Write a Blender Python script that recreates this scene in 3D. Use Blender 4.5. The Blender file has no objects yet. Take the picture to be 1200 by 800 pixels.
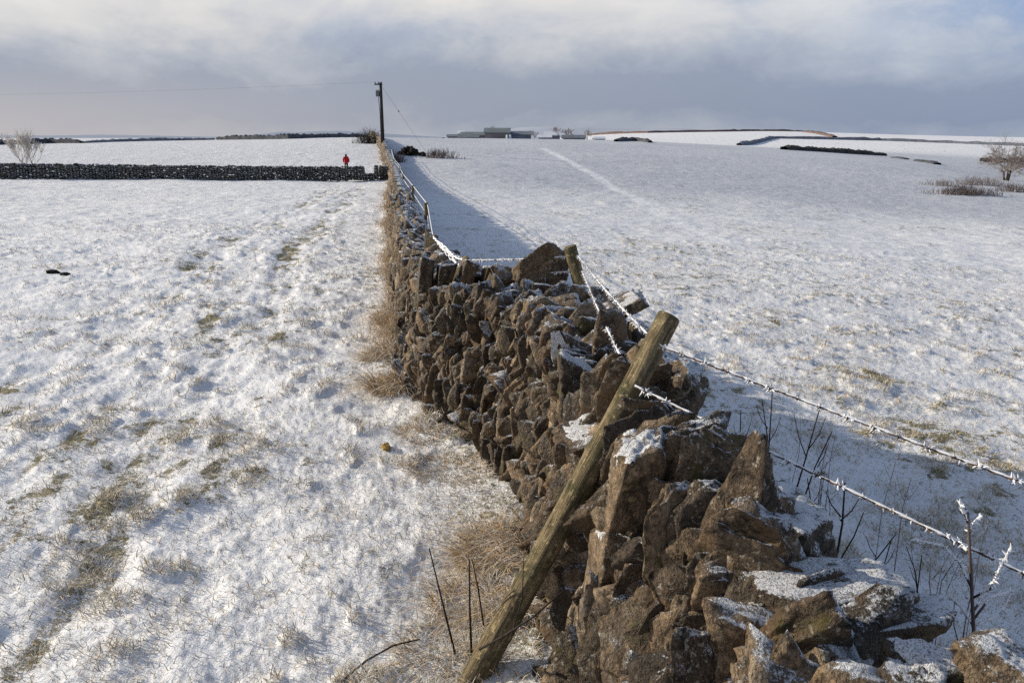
import bpy, math, random
import numpy as np
from mathutils import Vector, Matrix

R = math.radians
rng = np.random.default_rng(11)
random.seed(11)
scn = bpy.context.scene
COL = scn.collection

# ------------------------------------------------------------------ camera
PITCH = 14.54
H = 2.2
F = 933.0
cam_d = bpy.data.cameras.new("camera")
cam = bpy.data.objects.new("camera", cam_d)
COL.objects.link(cam)
cam.location = (0, 0, H)
cam.rotation_euler = (R(90 - PITCH), 0, 0)
cam_d.lens = 28.0
cam_d.sensor_width = 36.0
cam_d.clip_start = 0.05
cam_d.clip_end = 20000
scn.camera = cam
scn.view_settings.view_transform = 'Standard'
scn.view_settings.look = 'None'
scn.view_settings.exposure = 0
cp, sp = math.cos(R(PITCH)), math.sin(R(PITCH))


def ray(px, py):
    u = (px - 600) / F
    v = (400 - py) / F
    return np.array([u, cp + v * sp, -sp + v * cp])


def at(px, py, Y):
    d = ray(px, py)
    return np.array([0, 0, H]) + d * (Y / d[1])


# ------------------------------------------------------------------ noise
def _h(ix, iy, iz, seed):
    n = (ix.astype(np.int64) * 374761393 + iy.astype(np.int64) * 668265263 + iz.astype(np.int64) * 2147483647 + seed * 1274126177) & 0xffffffff
    n = ((n ^ (n >> 13)) * 1274126177) & 0xffffffff
    n = ((n ^ (n >> 16)) * 2246822519) & 0xffffffff
    n = n ^ (n >> 15)
    return (n & 0xffffff) / float(0xffffff)


def n2(x, y, seed=0):
    x = np.asarray(x, float); y = np.asarray(y, float)
    ix = np.floor(x); iy = np.floor(y)
    fx = x - ix; fy = y - iy
    fx = fx * fx * fx * (fx * (fx * 6 - 15) + 10); fy = fy * fy * fy * (fy * (fy * 6 - 15) + 10)
    ix = ix.astype(np.int64); iy = iy.astype(np.int64)
    z = np.zeros_like(ix)
    a = _h(ix, iy, z, seed); b = _h(ix + 1, iy, z, seed); c = _h(ix, iy + 1, z, seed); d = _h(ix + 1, iy + 1, z, seed)
    return (a + (b - a) * fx) * (1 - fy) + (c + (d - c) * fx) * fy


def n3(p, seed=0):
    i = np.floor(p); f = p - i
    f = f * f * (3 - 2 * f)
    i = i.astype(np.int64)
    out = 0
    for dx in (0, 1):
        for dy in (0, 1):
            for dz in (0, 1):
                w = (f[:, 0] if dx else 1 - f[:, 0]) * (f[:, 1] if dy else 1 - f[:, 1]) * (f[:, 2] if dz else 1 - f[:, 2])
                out = out + w * _h(i[:, 0] + dx, i[:, 1] + dy, i[:, 2] + dz, seed)
    return out


def fbm2(x, y, seed, octv=3, lac=2.1, g=.5):
    s = 0; a = 1; t = 0
    for k in range(octv):
        s = s + a * n2(x, y, seed + k * 7); t += a
        x = x * lac + 3.7; y = y * lac + 1.3; a *= g
    return s / t


def sm(a, b, x):
    t = np.clip((x - a) / (b - a), 0, 1)
    return t * t * (3 - 2 * t)


# ------------------------------------------------------------------ object helpers
def link(o, parent=None):
    COL.objects.link(o)
    if parent is not None:
        o.parent = parent
    return o


def tag(o, label=None, cat=None, group=None, kind=None):
    if label: o["label"] = label
    if cat: o["category"] = cat
    if group: o["group"] = group
    if kind: o["kind"] = kind
    return o


def empty(name, loc=(0, 0, 0), label=None, cat=None, group=None, rz=0):
    o = bpy.data.objects.new(name, None)
    o.empty_display_size = .1
    link(o)
    o.location = [float(v) for v in loc]; o.rotation_euler = (0, 0, rz)
    return tag(o, label, cat, group)


def mesh_np(name, V, faces_by_size, smooth=True, attrs=None):
    """faces_by_size: list of int arrays (n,k)"""
    me = bpy.data.meshes.new(name)
    V = np.asarray(V, np.float32)
    me.vertices.add(len(V))
    me.vertices.foreach_set("co", V.ravel())
    loops = np.concatenate([f.ravel() for f in faces_by_size if len(f)]).astype(np.int32)
    sizes = np.concatenate([np.full(len(f), f.shape[1], np.int32) for f in faces_by_size if len(f)])
    me.loops.add(len(loops)); me.loops.foreach_set("vertex_index", loops)
    me.polygons.add(len(sizes))
    st = np.zeros(len(sizes), np.int32); st[1:] = np.cumsum(sizes)[:-1]
    me.polygons.foreach_set("loop_start", st)
    me.polygons.foreach_set("loop_total", sizes)
    me.polygons.foreach_set("use_smooth", np.full(len(sizes), smooth, bool))
    for k, (typ, arr) in (attrs or {}).items():
        at_ = me.attributes.new(k, typ, 'POINT')
        at_.data.foreach_set("color" if typ == 'FLOAT_COLOR' else "value", np.asarray(arr, np.float32).ravel())
    me.update(calc_edges=True)
    return me


def obj(name, me, mat=None, parent=None, loc=None):
    o = bpy.data.objects.new(name, me)
    if mat and not me.materials: me.materials.append(mat)
    link(o, parent)
    if loc is not None: o.location = [float(v) for v in loc]
    return o


class MB:
    """gathers tubes and boxes for ONE mesh"""
    def __init__(s): s.V = []; s.Q = []; s.T = []; s.n = 0

    def add(s, V, Q=None, T=None):
        V = np.asarray(V, float)
        s.V.append(V)
        if Q is not None and len(Q): s.Q.append(np.asarray(Q) + s.n)
        if T is not None and len(T): s.T.append(np.asarray(T) + s.n)
        s.n += len(V)

    def tube(s, pts, rad, k=6, cap=True, twist=0):
        pts = np.asarray(pts, float); m = len(pts)
        rad = np.broadcast_to(np.asarray(rad, float), (m,))
        t = np.gradient(pts, axis=0) if m > 1 else np.zeros_like(pts)
        t /= np.linalg.norm(t, axis=1)[:, None] + 1e-9
        ref = np.array([0, 0, 1.]) if abs(t[0, 2]) < .8 else np.array([1., 0, 0])
        a = np.cross(t, ref); a /= np.linalg.norm(a, axis=1)[:, None] + 1e-9
        b = np.cross(t, a)
        ang = np.arange(k) * 2 * np.pi / k
        V = pts[:, None, :] + rad[:, None, None] * (np.cos(ang)[None, :, None] * a[:, None, :] + np.sin(ang)[None, :, None] * b[:, None, :])
        V = V.reshape(-1, 3)
        i = np.arange(m - 1)[:, None] * k; j = np.arange(k)[None, :]; j2 = (j + 1) % k
        Q = np.stack([i + j, i + j2, i + k + j2, i + k + j], -1).reshape(-1, 4)
        T = None
        if cap:
            V = np.vstack([V, pts[0], pts[-1]])
            c0, c1 = m * k, m * k + 1
            jj = np.arange(k)
            T = np.vstack([np.stack([np.full(k, c0), (jj + 1) % k, jj], 1), np.stack([np.full(k, c1), (m - 1) * k + jj, (m - 1) * k + (jj + 1) % k], 1)])
        s.add(V, Q, T)

    def box(s, c, size, rz=0, ):
        x, y, z = np.asarray(size, float) / 2
        V = np.array([[-x, -y, -z], [x, -y, -z], [x, y, -z], [-x, y, -z], [-x, -y, z], [x, -y, z], [x, y, z], [-x, y, z]])
        ca, sa = math.cos(rz), math.sin(rz)
        V = V @ np.array([[ca, sa, 0], [-sa, ca, 0], [0, 0, 1]]) + np.asarray(c, float)
        s.add(V, [[0, 3, 2, 1], [4, 5, 6, 7], [0, 1, 5, 4], [1, 2, 6, 5], [2, 3, 7, 6], [3, 0, 4, 7]])

    def mesh(s, name, smooth=False, attrs=None):
        f = []
        if s.Q: f.append(np.vstack(s.Q))
        if s.T: f.append(np.vstack(s.T))
        return mesh_np(name, np.vstack(s.V), f, smooth, attrs)

    def build(s, name, mat, parent=None, smooth=False, loc=None):
        return obj(name, s.mesh(name, smooth), mat, parent, loc)


# ------------------------------------------------------------------ materials
def new_mat(name):
    m = bpy.data.materials.new(name); m.use_nodes = True
    nt = m.node_tree; nt.nodes.clear()
    out = nt.nodes.new('ShaderNodeOutputMaterial')
    b = nt.nodes.new('ShaderNodeBsdfPrincipled')
    nt.links.new(b.outputs[0], out.inputs[0])
    b.inputs['Roughness'].default_value = .85
    b.inputs['Specular IOR Level'].default_value = .25
    return m, nt, b


class NT:
    def __init__(s, nt): s.nt = nt

    def node(s, t, **kw):
        n = s.nt.nodes.new(t)
        for k, v in kw.items(): setattr(n, k, v)
        return n

    def set(s, inp, v):
        if isinstance(v, bpy.types.NodeSocket): s.nt.links.new(v, inp)
        elif isinstance(v, (tuple, list)) and len(v) == 3 and inp.type == 'RGBA': inp.default_value = (*v, 1)
        else: inp.default_value = v

    def math(s, op, a, b=0., c=None, clamp=False):
        n = s.node('ShaderNodeMath', operation=op); n.use_clamp = clamp
        s.set(n.inputs[0], a); s.set(n.inputs[1], b)
        if c is not None: s.set(n.inputs[2], c)
        return n.outputs[0]

    def noise(s, vec, scale, detail=4, rough=.55, dist=0.):
        n = s.node('ShaderNodeTexNoise')
        if vec is not None: s.set(n.inputs['Vector'], vec)
        n.inputs['Scale'].default_value = scale; n.inputs['Detail'].default_value = detail
        n.inputs['Roughness'].default_value = rough; n.inputs['Distortion'].default_value = dist
        return n.outputs[0]

    def vor(s, vec, scale, feat='F1'):
        n = s.node('ShaderNodeTexVoronoi', feature=feat)
        s.set(n.inputs['Vector'], vec); n.inputs['Scale'].default_value = scale
        return n.outputs[0]

    def mapr(s, v, a, b, c=0., d=1., smooth=True):
        n = s.node('ShaderNodeMapRange'); n.interpolation_type = 'SMOOTHSTEP' if smooth else 'LINEAR'
        s.set(n.inputs['Value'], v)
        for i, x in zip(('From Min', 'From Max', 'To Min', 'To Max'), (a, b, c, d)): s.set(n.inputs[i], x)
        return n.outputs[0]

    def mix(s, f, a, b, blend='MIX'):
        n = s.node('ShaderNodeMix', data_type='RGBA', blend_type=blend)
        s.set(n.inputs[0], f); s.set(n.inputs[6], a); s.set(n.inputs[7], b)
        return n.outputs[2]

    def scalev(s, vec, sc):
        n = s.node('ShaderNodeVectorMath', operation='MULTIPLY')
        s.set(n.inputs[0], vec); n.inputs[1].default_value = sc
        return n.outputs[0]

    def ramp(s, v, stops):
        n = s.node('ShaderNodeValToRGB'); s.set(n.inputs[0], v)
        e = n.color_ramp.elements
        while len(e) > 1: e.remove(e[0])
        e[0].position = stops[0][0]; e[0].color = (*stops[0][1], 1)
        for p_, c_ in stops[1:]:
            q = e.new(p_); q.color = (*c_, 1)
        return n.outputs[0]

    def bump(s, h, strength, dist, normal=None):
        n = s.node('ShaderNodeBump'); s.set(n.inputs['Height'], h)
        n.inputs['Strength'].default_value = strength; n.inputs['Distance'].default_value = dist
        if normal is not None: s.set(n.inputs['Normal'], normal)
        return n.outputs[0]


def flat_mat(name, c, rough=.85, var=.25, scale=8., spec=.2):
    m, nt, b = new_mat(name); g = NT(nt)
    pos = g.node('ShaderNodeNewGeometry').outputs['Position']
    n = g.noise(pos, scale, 5)
    lo = tuple(x * (1 - var) for x in c); hi = tuple(min(1, x * (1 + var)) for x in c)
    g.set(b.inputs['Base Color'], g.mix(g.mapr(n, .3, .7), lo, hi))
    b.inputs['Roughness'].default_value = rough; b.inputs['Specular IOR Level'].default_value = spec
    return m


def stone_mat(name, per_object, dark=None):
    m, nt, b = new_mat(name); g = NT(nt)
    geo = g.node('ShaderNodeNewGeometry')
    pos = geo.outputs['Position']; nrm = geo.outputs['Normal']
    if per_object:
        tone = g.node('ShaderNodeObjectInfo').outputs['Random']
    else:
        tone = g.node('ShaderNodeAttribute', attribute_name='tone').outputs['Fac']
    off = g.node('ShaderNodeVectorMath', operation='ADD')
    cmb = g.node('ShaderNodeCombineXYZ')
    for i in range(3): g.set(cmb.inputs[i], g.math('MULTIPLY', tone, (7.3, 4.1, 9.7)[i]))
    g.set(off.inputs[0], pos); g.set(off.inputs[1], cmb.outputs[0])
    p = off.outputs[0]
    # base colour per stone
    base = g.ramp(tone, [(0, (.038, .029, .022)), (.2, (.18, .126, .077)), (.38, (.066, .050, .036)), (.6, (.32, .226, .138)), (.8, (.115, .090, .065)), (1, (.40, .305, .205))])
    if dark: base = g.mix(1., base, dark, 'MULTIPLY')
    grain = g.noise(p, 26, 8, .65)
    blot = g.noise(p, 11, 7, .68, .5)
    c = g.mix(g.mapr(blot, .36, .60), g.mix(1., base, (.20, .175, .15), 'MULTIPLY'), base)
    c = g.mix(g.mapr(grain, .48, .70, 0, .85), c, g.mix(1., base, (1.9, 1.85, 1.75), 'MULTIPLY'))
    pit = g.noise(p, 70, 4, .7)
    c = g.mix(g.mapr(pit, .50, .36, 0, .75), c, g.mix(1., base, (.22, .2, .17), 'MULTIPLY'))
    # rust stains
    rust = g.math('MULTIPLY', g.mapr(g.noise(p, 4.2, 4), .52, .68), .6)
    c = g.mix(rust, c, (.19, .105, .044) if not dark else (.05, .05, .04))
    # pale lichen spots
    lich = g.math('MULTIPLY', g.mapr(g.noise(p, 48, 3), .58, .66), g.mapr(g.noise(p, 5, 3), .46, .60))
    c = g.mix(g.math('MULTIPLY', lich, .8), c, (.46, .43, .36))
    # moss on some
    moss = g.math('MULTIPLY', g.mapr(g.noise(p, 9, 5, .7), .52, .64), g.mapr(g.noise(p, 1.7, 2), .50, .58))
    c = g.mix(g.math('MULTIPLY', moss, .85), c, (.085, .070, .016))
    # snow and hoar frost: on upward faces and the lee (+x) sides
    sx = g.node('ShaderNodeSeparateXYZ'); g.set(sx.inputs[0], nrm)
    f = g.math('ADD', g.math('MULTIPLY', sx.outputs[2], 1.0), g.math('MULTIPLY', sx.outputs[0], .58))
    fn = g.noise(p, 13, 6, .7)
    f2 = g.math('ADD', f, g.math('MULTIPLY', g.math('SUBTRACT', fn, .5), 1.9))
    sp_ = g.noise(p, 120, 4, .7)
    f2 = g.math('ADD', f2, g.math('MULTIPLY', g.math('SUBTRACT', sp_, .5), 1.6))
    snow = g.mapr(f2, .70, .98)
    snow = g.math('MULTIPLY', snow, g.mapr(sx.outputs[2], -.25, .2))
    lo_f = g.mapr(g.math('ADD', sp_, g.math('MULTIPLY', f, .16)), .67, .75, 0, .38)
    c = g.mix(lo_f, c, (.55, .56, .58))
    c = g.mix(snow, c, (.78, .80, .83))
    g.set(b.inputs['Base Color'], c)
    g.set(b.inputs['Roughness'], g.mapr(blot, .4, .65, .42, .8)); b.inputs['Specular IOR Level'].default_value = .35
    hgt = g.math('ADD', g.math('MULTIPLY', blot, 1.2), g.math('ADD', g.math('MULTIPLY', grain, .7), g.math('MULTIPLY', snow, .35)))
    strat = g.noise(g.scalev(p, (1., 1.6, .35)), 30, 4, .7, .5)
    hgt = g.math('ADD', hgt, g.math('MULTIPLY', strat, .8))
    hgt = g.math('ADD', hgt, g.math('ADD', g.math('MULTIPLY', sp_, .30), g.math('MULTIPLY', pit, .45)))
    g.set(b.inputs['Normal'], g.bump(hgt, 1., .026))
    return m


M_ST_OBJ = stone_mat("stone_single", True)
M_ST = stone_mat("stone_many", False)


def snow_mat():
    m, nt, b = new_mat("snowy_field"); g = NT(nt)
    geo = g.node('ShaderNodeNewGeometry'); pos = geo.outputs['Position']
    bare = g.node('ShaderNodeAttribute', attribute_name='bare').outputs['Fac']
    thin = g.node('ShaderNodeAttribute', attribute_name='thin').outputs['Fac']  # thin snow and painted cloud shade
    far = g.node('ShaderNodeAttribute', attribute_name='far').outputs['Fac']
    n1 = g.noise(pos, 22, 6, .65); n2_ = g.noise(pos, 5, 4, .6); n3_ = g.noise(pos, 90, 3, .6)
    st = g.noise(g.scalev(pos, (.8, 1.6, 1.)), 2.6, 5, .7)
    rgh = g.node('ShaderNodeAttribute', attribute_name='rough').outputs['Fac']
    # exposed grass mask
    k = g.math('ADD', bare, g.math('MULTIPLY', g.math('SUBTRACT', n1, .5), 1.7))
    k = g.math('ADD', k, g.math('MULTIPLY', g.math('SUBTRACT', n2_, .5), .6))
    k = g.math('ADD', k, g.math('MULTIPLY', g.math('SUBTRACT', n3_, .5), 1.1))
    mask = g.mapr(k, .72, .98)
    # far tussock flecks: grass tufts with their small shadows painted in
    fl = g.mapr(st, .555, .68)
    fl = g.math('MULTIPLY', fl, g.math('ADD', .25, g.math('MULTIPLY', rgh, .75)))
    fl = g.math('MULTIPLY', fl, g.mapr(far, .0, 1., 0, .62, False))
    gr = g.mix(g.mapr(n2_, .35, .65), (.30, .255, .15), (.17, .155, .075))
    gr = g.mix(g.mapr(n1, .5, .8), gr, (.045, .035, .022))
    gr = g.mix(g.mapr(n3_, .5, .8), gr, (.40, .36, .27))
    sn = g.mix(g.mapr(g.noise(pos, 1.3, 4), .3, .7), (.84, .845, .86), (.88, .88, .885))
    strw = g.math('MULTIPLY', g.mapr(g.noise(g.scalev(pos, (1., 1., .3)), 150, 3, .7), .54, .66), g.mapr(g.math('ADD', n2_, g.math('MULTIPLY', bare, .5)), .48, .78, .08, .7))
    sn = g.mix(strw, sn, (.52, .44, .31))
    # thin frosted grass, also painted cloud shade: greyer and bluer
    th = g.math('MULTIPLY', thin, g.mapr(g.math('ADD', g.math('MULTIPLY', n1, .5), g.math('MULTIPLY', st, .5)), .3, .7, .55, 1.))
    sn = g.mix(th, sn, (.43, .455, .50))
    c = g.mix(mask, sn, gr)
    c = g.mix(fl, c, (.20, .19, .165))
    g.set(b.inputs['Base Color'], c)
    b.inputs['Roughness'].default_value = .7
    b.inputs['Specular IOR Level'].default_value = .2
    hg = g.math('ADD', g.math('MULTIPLY', n1, .8), g.math('MULTIPLY', n3_, .22))
    hg = g.math('ADD', hg, g.math('MULTIPLY', mask, -.12))
    bp = g.bump(hg, .8, .022)
    hf = g.math('MULTIPLY', g.math('MULTIPLY', g.math('ADD', st, g.noise(pos, .55, 3)), far), rgh)
    bp = g.bump(hf, .8, .18, bp)
    g.set(b.inputs['Normal'], bp)
    return m


M_SNOW = snow_mat()


def wood_mat(name, a, b_, dark, frost=.0, axis=(9, 9, 1.2)):
    m, nt, b = new_mat(name); g = NT(nt)
    tc = g.node('ShaderNodeTexCoord').outputs['Object']
    v = g.scalev(tc, axis)
    n1 = g.noise(v, 5, 8, .65, .8); n2_ = g.noise(tc, 6, 4); n3_ = g.noise(g.scalev(tc, (30, 30, 1.5)), 6, 4, .7)
    c = g.mix(g.mapr(n1, .38, .62), a, b_)
    c = g.mix(g.mapr(n2_, .46, .62, 0, .9), c, dark)
    c = g.mix(g.math('MULTIPLY', g.mapr(g.noise(tc, 40, 5, .7), .55, .65), .55), c, tuple(min(1, x * 2.2) for x in a))
    c = g.mix(g.mapr(n3_, .60, .72, 0, .8), c, tuple(x * .35 for x in dark))
    crk = g.noise(g.scalev(tc, (1., 1., .045)), 62, 3, .6)
    crk = g.mapr(crk, .63, .69)
    c = g.mix(g.math('MULTIPLY', crk, .9), c, (.018, .014, .009))
    geo = g.node('ShaderNodeNewGeometry'); sx = g.node('ShaderNodeSeparateXYZ'); g.set(sx.inputs[0], geo.outputs['Normal'])
    if frost:
        ff = g.math('ADD', g.math('ADD', sx.outputs[2], g.math('MULTIPLY', sx.outputs[0], .3)), g.math('MULTIPLY', g.math('SUBTRACT', g.noise(tc, 70, 4, .7), .5), 2.6))
        c = g.mix(g.math('MULTIPLY', g.mapr(ff, .6, 1.1), frost), c, (.74, .76, .8))
    g.set(b.inputs['Base Color'], c)
    hh = g.math('SUBTRACT', g.math('ADD', n1, g.math('MULTIPLY', n3_, .8)), crk)
    g.set(b.inputs['Normal'], g.bump(hh, 1., .02))
    return m


M_POST = wood_mat("weathered_post", (.30, .235, .13), (.115, .085, .048), (.085, .078, .035), .5)
M_POST_END = wood_mat("sawn_post_end", (.30, .24, .13), (.2, .15, .08), (.12, .09, .04), .1)
M_POLE = wood_mat("creosoted_pole", (.03, .025, .022), (.05, .04, .034), (.02, .02, .02))
M_WIRE = flat_mat("rusty_wire", (.10, .06, .04), .6, .4, 60)
M_FROST = flat_mat("hoar_frost", (.84, .85, .87), .7, .06, 80)
M_TWIG = flat_mat("dark_twig", (.035, .026, .022), .8, .5, 40)
M_TWIGF = flat_mat("frosted_twig", (.27, .235, .22), .8, .6, 60)
M_TWIGP = flat_mat("frosted_twig_pale", (.62, .58, .54), .8, .4, 60)


def col_mat(name, rough=.8, trans=0.):
    m, nt, b = new_mat(name); g = NT(nt)
    a = g.node('ShaderNodeAttribute', attribute_name='col').outputs['Color']
    g.set(b.inputs['Base Color'], a)
    b.inputs['Roughness'].default_value = rough; b.inputs['Specular IOR Level'].default_value = .15
    return m


M_BLADE = col_mat("dry_grass_blade")

M_BRUSH = flat_mat("brown_brush", (.14, .105, .095), .9, .4, 3)

# ------------------------------------------------------------------ terrain heights
YK = [0, 3, 8, 15, 30, 45, 65, 85, 109, 150, 200, 260, 350, 500, 700, 900, 1200, 2000, 6000]
TAB = {
    -.90: [0, 0, .05, .05, -.2, -.5, -.8, -.9, -.6, -.2, .2, .2, -1, -6, -9, -10, -10, -12, -14],
    -.64: [0, 0, .03, 0, -.3, -.6, -1.0, -1.0, -.45, .0, .38, .3, -1, -6, -9, -10, -10, -12, -14],
    -.40: [0, 0, .02, -.05, -.4, -.8, -1.25, -1.0, -.1, .5, .95, .8, -1, -6, -9, -10, -10, -12, -14],
    -.18: [0, 0, 0, -.15, -.5, -.95, -1.48, -1.0, .45, 1.6, 1.75, 1.2, -1, -6, -9, -10, -10, -12, -14],
    -.12: [0, 0, -.05, -.22, -.65, -1.05, -1.35, -.9, .1, 1.1, 1.5, 1.2, -1, -6, -9, -10, -10, -12, -14],
    -.05: [0, 0, -.1, -.3, -.8, -1.2, -1.3, -.8, -.2, .8, 1.3, 1.3, -.5, -3, -6, -8, -10, -12, -14],
    .14: [0, -.02, -.15, -.4, -1.2, -1.7, -2.0, -1.8, -1.2, -.2, .85, .6, -.8, 2.0, 4.6, 3, -2, -10, -14],
    .32: [0, -.1, -.2, -.5, -1.5, -2.2, -2.7, -2.8, -2.4, -1.5, -.9, -1.9, -2.2, 2.2, 6.0, 4, -2, -10, -14],
    .48: [0, -.15, -.3, -.6, -1.8, -2.8, -3.6, -3.7, -3.2, -2.5, -3.6, -3.4, -2.6, -.4, 2.2, 1.5, -2, -10, -14],
    .64: [0, -.2, -.4, -.8, -2.1, -3.2, -4.0, -4.1, -4.2, -5.6, -5.9, -5.4, -4.0, -2.3, -.3, -1, -4, -10, -14],
    .90: [0, -.2, -.5, -1.0, -2.4, -3.8, -4.8, -5.2, -5.6, -6.6, -7, -6.5, -5.0, -3, -1.2, -2, -5, -10, -14],
}
AK = np.array(sorted(TAB)); TB = np.array([TAB[a] for a in AK], float)
LG = lambda y: np.log(np.maximum(y, 0) + 4.)
NA, NY = 121, 300
ag = np.linspace(-.95, .95, NA); lg = np.linspace(LG(0), LG(6000), NY)
yk = LG(np.array(YK, float))
rows = np.array([np.interp(lg, yk, r) for r in TB])
G = np.array([np.interp(ag, AK, rows[:, j]) for j in range(NY)]).T


def blur(Gm, ax, n):
    for _ in range(n):
        P = np.concatenate([np.take(Gm, [0], ax), Gm, np.take(Gm, [-1], ax)], ax)
        s = [slice(None)] * 2
        a = list(s); a[ax] = slice(0, -2); b = list(s); b[ax] = slice(1, -1); c = list(s); c[ax] = slice(2, None)
        Gm = .25 * P[tuple(a)] + .5 * P[tuple(b)] + .25 * P[tuple(c)]
    return Gm


G = blur(blur(G, 0, 10), 1, 14)


def zbase(x, y):
    x = np.asarray(x, float); y = np.asarray(y, float)
    a = np.clip(x / np.maximum(y, 4.), -.95, .95)
    l = LG(np.clip(y, 0, 5900))
    fa = (a + .95) / 1.9 * (NA - 1); fl = (l - lg[0]) / (lg[-1] - lg[0]) * (NY - 1)
    ia = np.clip(fa.astype(int), 0, NA - 2); il = np.clip(fl.astype(int), 0, NY - 2)
    u = fa - ia; v = fl - il
    return (G[ia, il] * (1 - u) + G[ia + 1, il] * u) * (1 - v) + (G[ia, il + 1] * (1 - u) + G[ia + 1, il + 1] * u) * v


# wall stations: Y, left base x, left top x, right top x, right base x, height
ST = np.array([
    [0.6, .34, .86, 1.22, 1.42, .78],
    [1.3, .28, .78, 1.10, 1.34, .80],
    [1.7, .22, .68, 1.00, 1.26, .83],
    [2.1, .17, .56, .92, 1.20, .88],
    [2.5, .14, .49, .86, 1.14, .92],
    [2.9, .15, .46, .82, 1.08, .93],
    [3.5, .13, .40, .78, 1.02, .93],
    [4.2, .10, .31, .74, .98, .95],
    [4.8, -.02, .20, .68, .90, 1.0],
    [5.5, -.30, .02, .58, .80, 1.06],
    [6.2, -.68, -.42, .40, .62, 1.0],
    [6.8, -.94, -.70, .02, .24, .90],
    [7.4, -1.08, -.86, -.30, -.10, .87],
    [8.5, -1.26, -1.08, -.62, -.45, .90],
    [10, -1.52, -1.38, -.95, -.80, .95],
    [15, -2.28, -2.16, -1.74, -1.60, 1.02],
    [24, -3.66, -3.54, -3.10, -2.96, 1.06],
    [60, -9.0, -8.88, -8.42, -8.3, 1.12],
    [66, -10.0, -9.85, -9.38, -9.25, 1.12],
    [109, -17.4, -17.2, -16.7, -16.5, 1.15],
    [150, -25.6, -25.4, -24.8, -24.6, 1.15],
    [175, -30.6, -30.4, -29.8, -29.6, 1.1]])


def stn(Y):
    return [np.interp(Y, ST[:, 0], ST[:, k]) for k in range(1, 6)]


def track_d(x, y):
    """distance to the two wheel lines on the left field"""
    w = .16 * np.sin(y * .23) + .1 * np.sin(y * .61 + 1)
    q = x + .155 * y - w
    return np.minimum(np.abs(q + 1.85), np.abs(q + 3.3)), q


RT = []


def rtrack(x, y):
    """distance to the trodden line that curves over the right field"""
    if not RT:
        for px, py in [(636, 174), (668, 190), (700, 207), (742, 232), (800, 262), (858, 289), (930, 302), (1010, 311), (1100, 322), (1200, 334)]:
            RT.append(hit(px, py, 4.)[:2])
        RT.sort(key=lambda p: p[1])
    T_ = np.array(RT)
    xs = np.interp(y, T_[:, 1], T_[:, 0])
    sl = np.interp(y, (T_[1:, 1] + T_[:-1, 1]) / 2, np.diff(T_[:, 0]) / np.diff(T_[:, 1]))
    return np.where((y > T_[0, 1]) & (y < T_[-1, 1]), np.abs(x - xs) / np.sqrt(1 + sl * sl), 9.)


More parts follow.
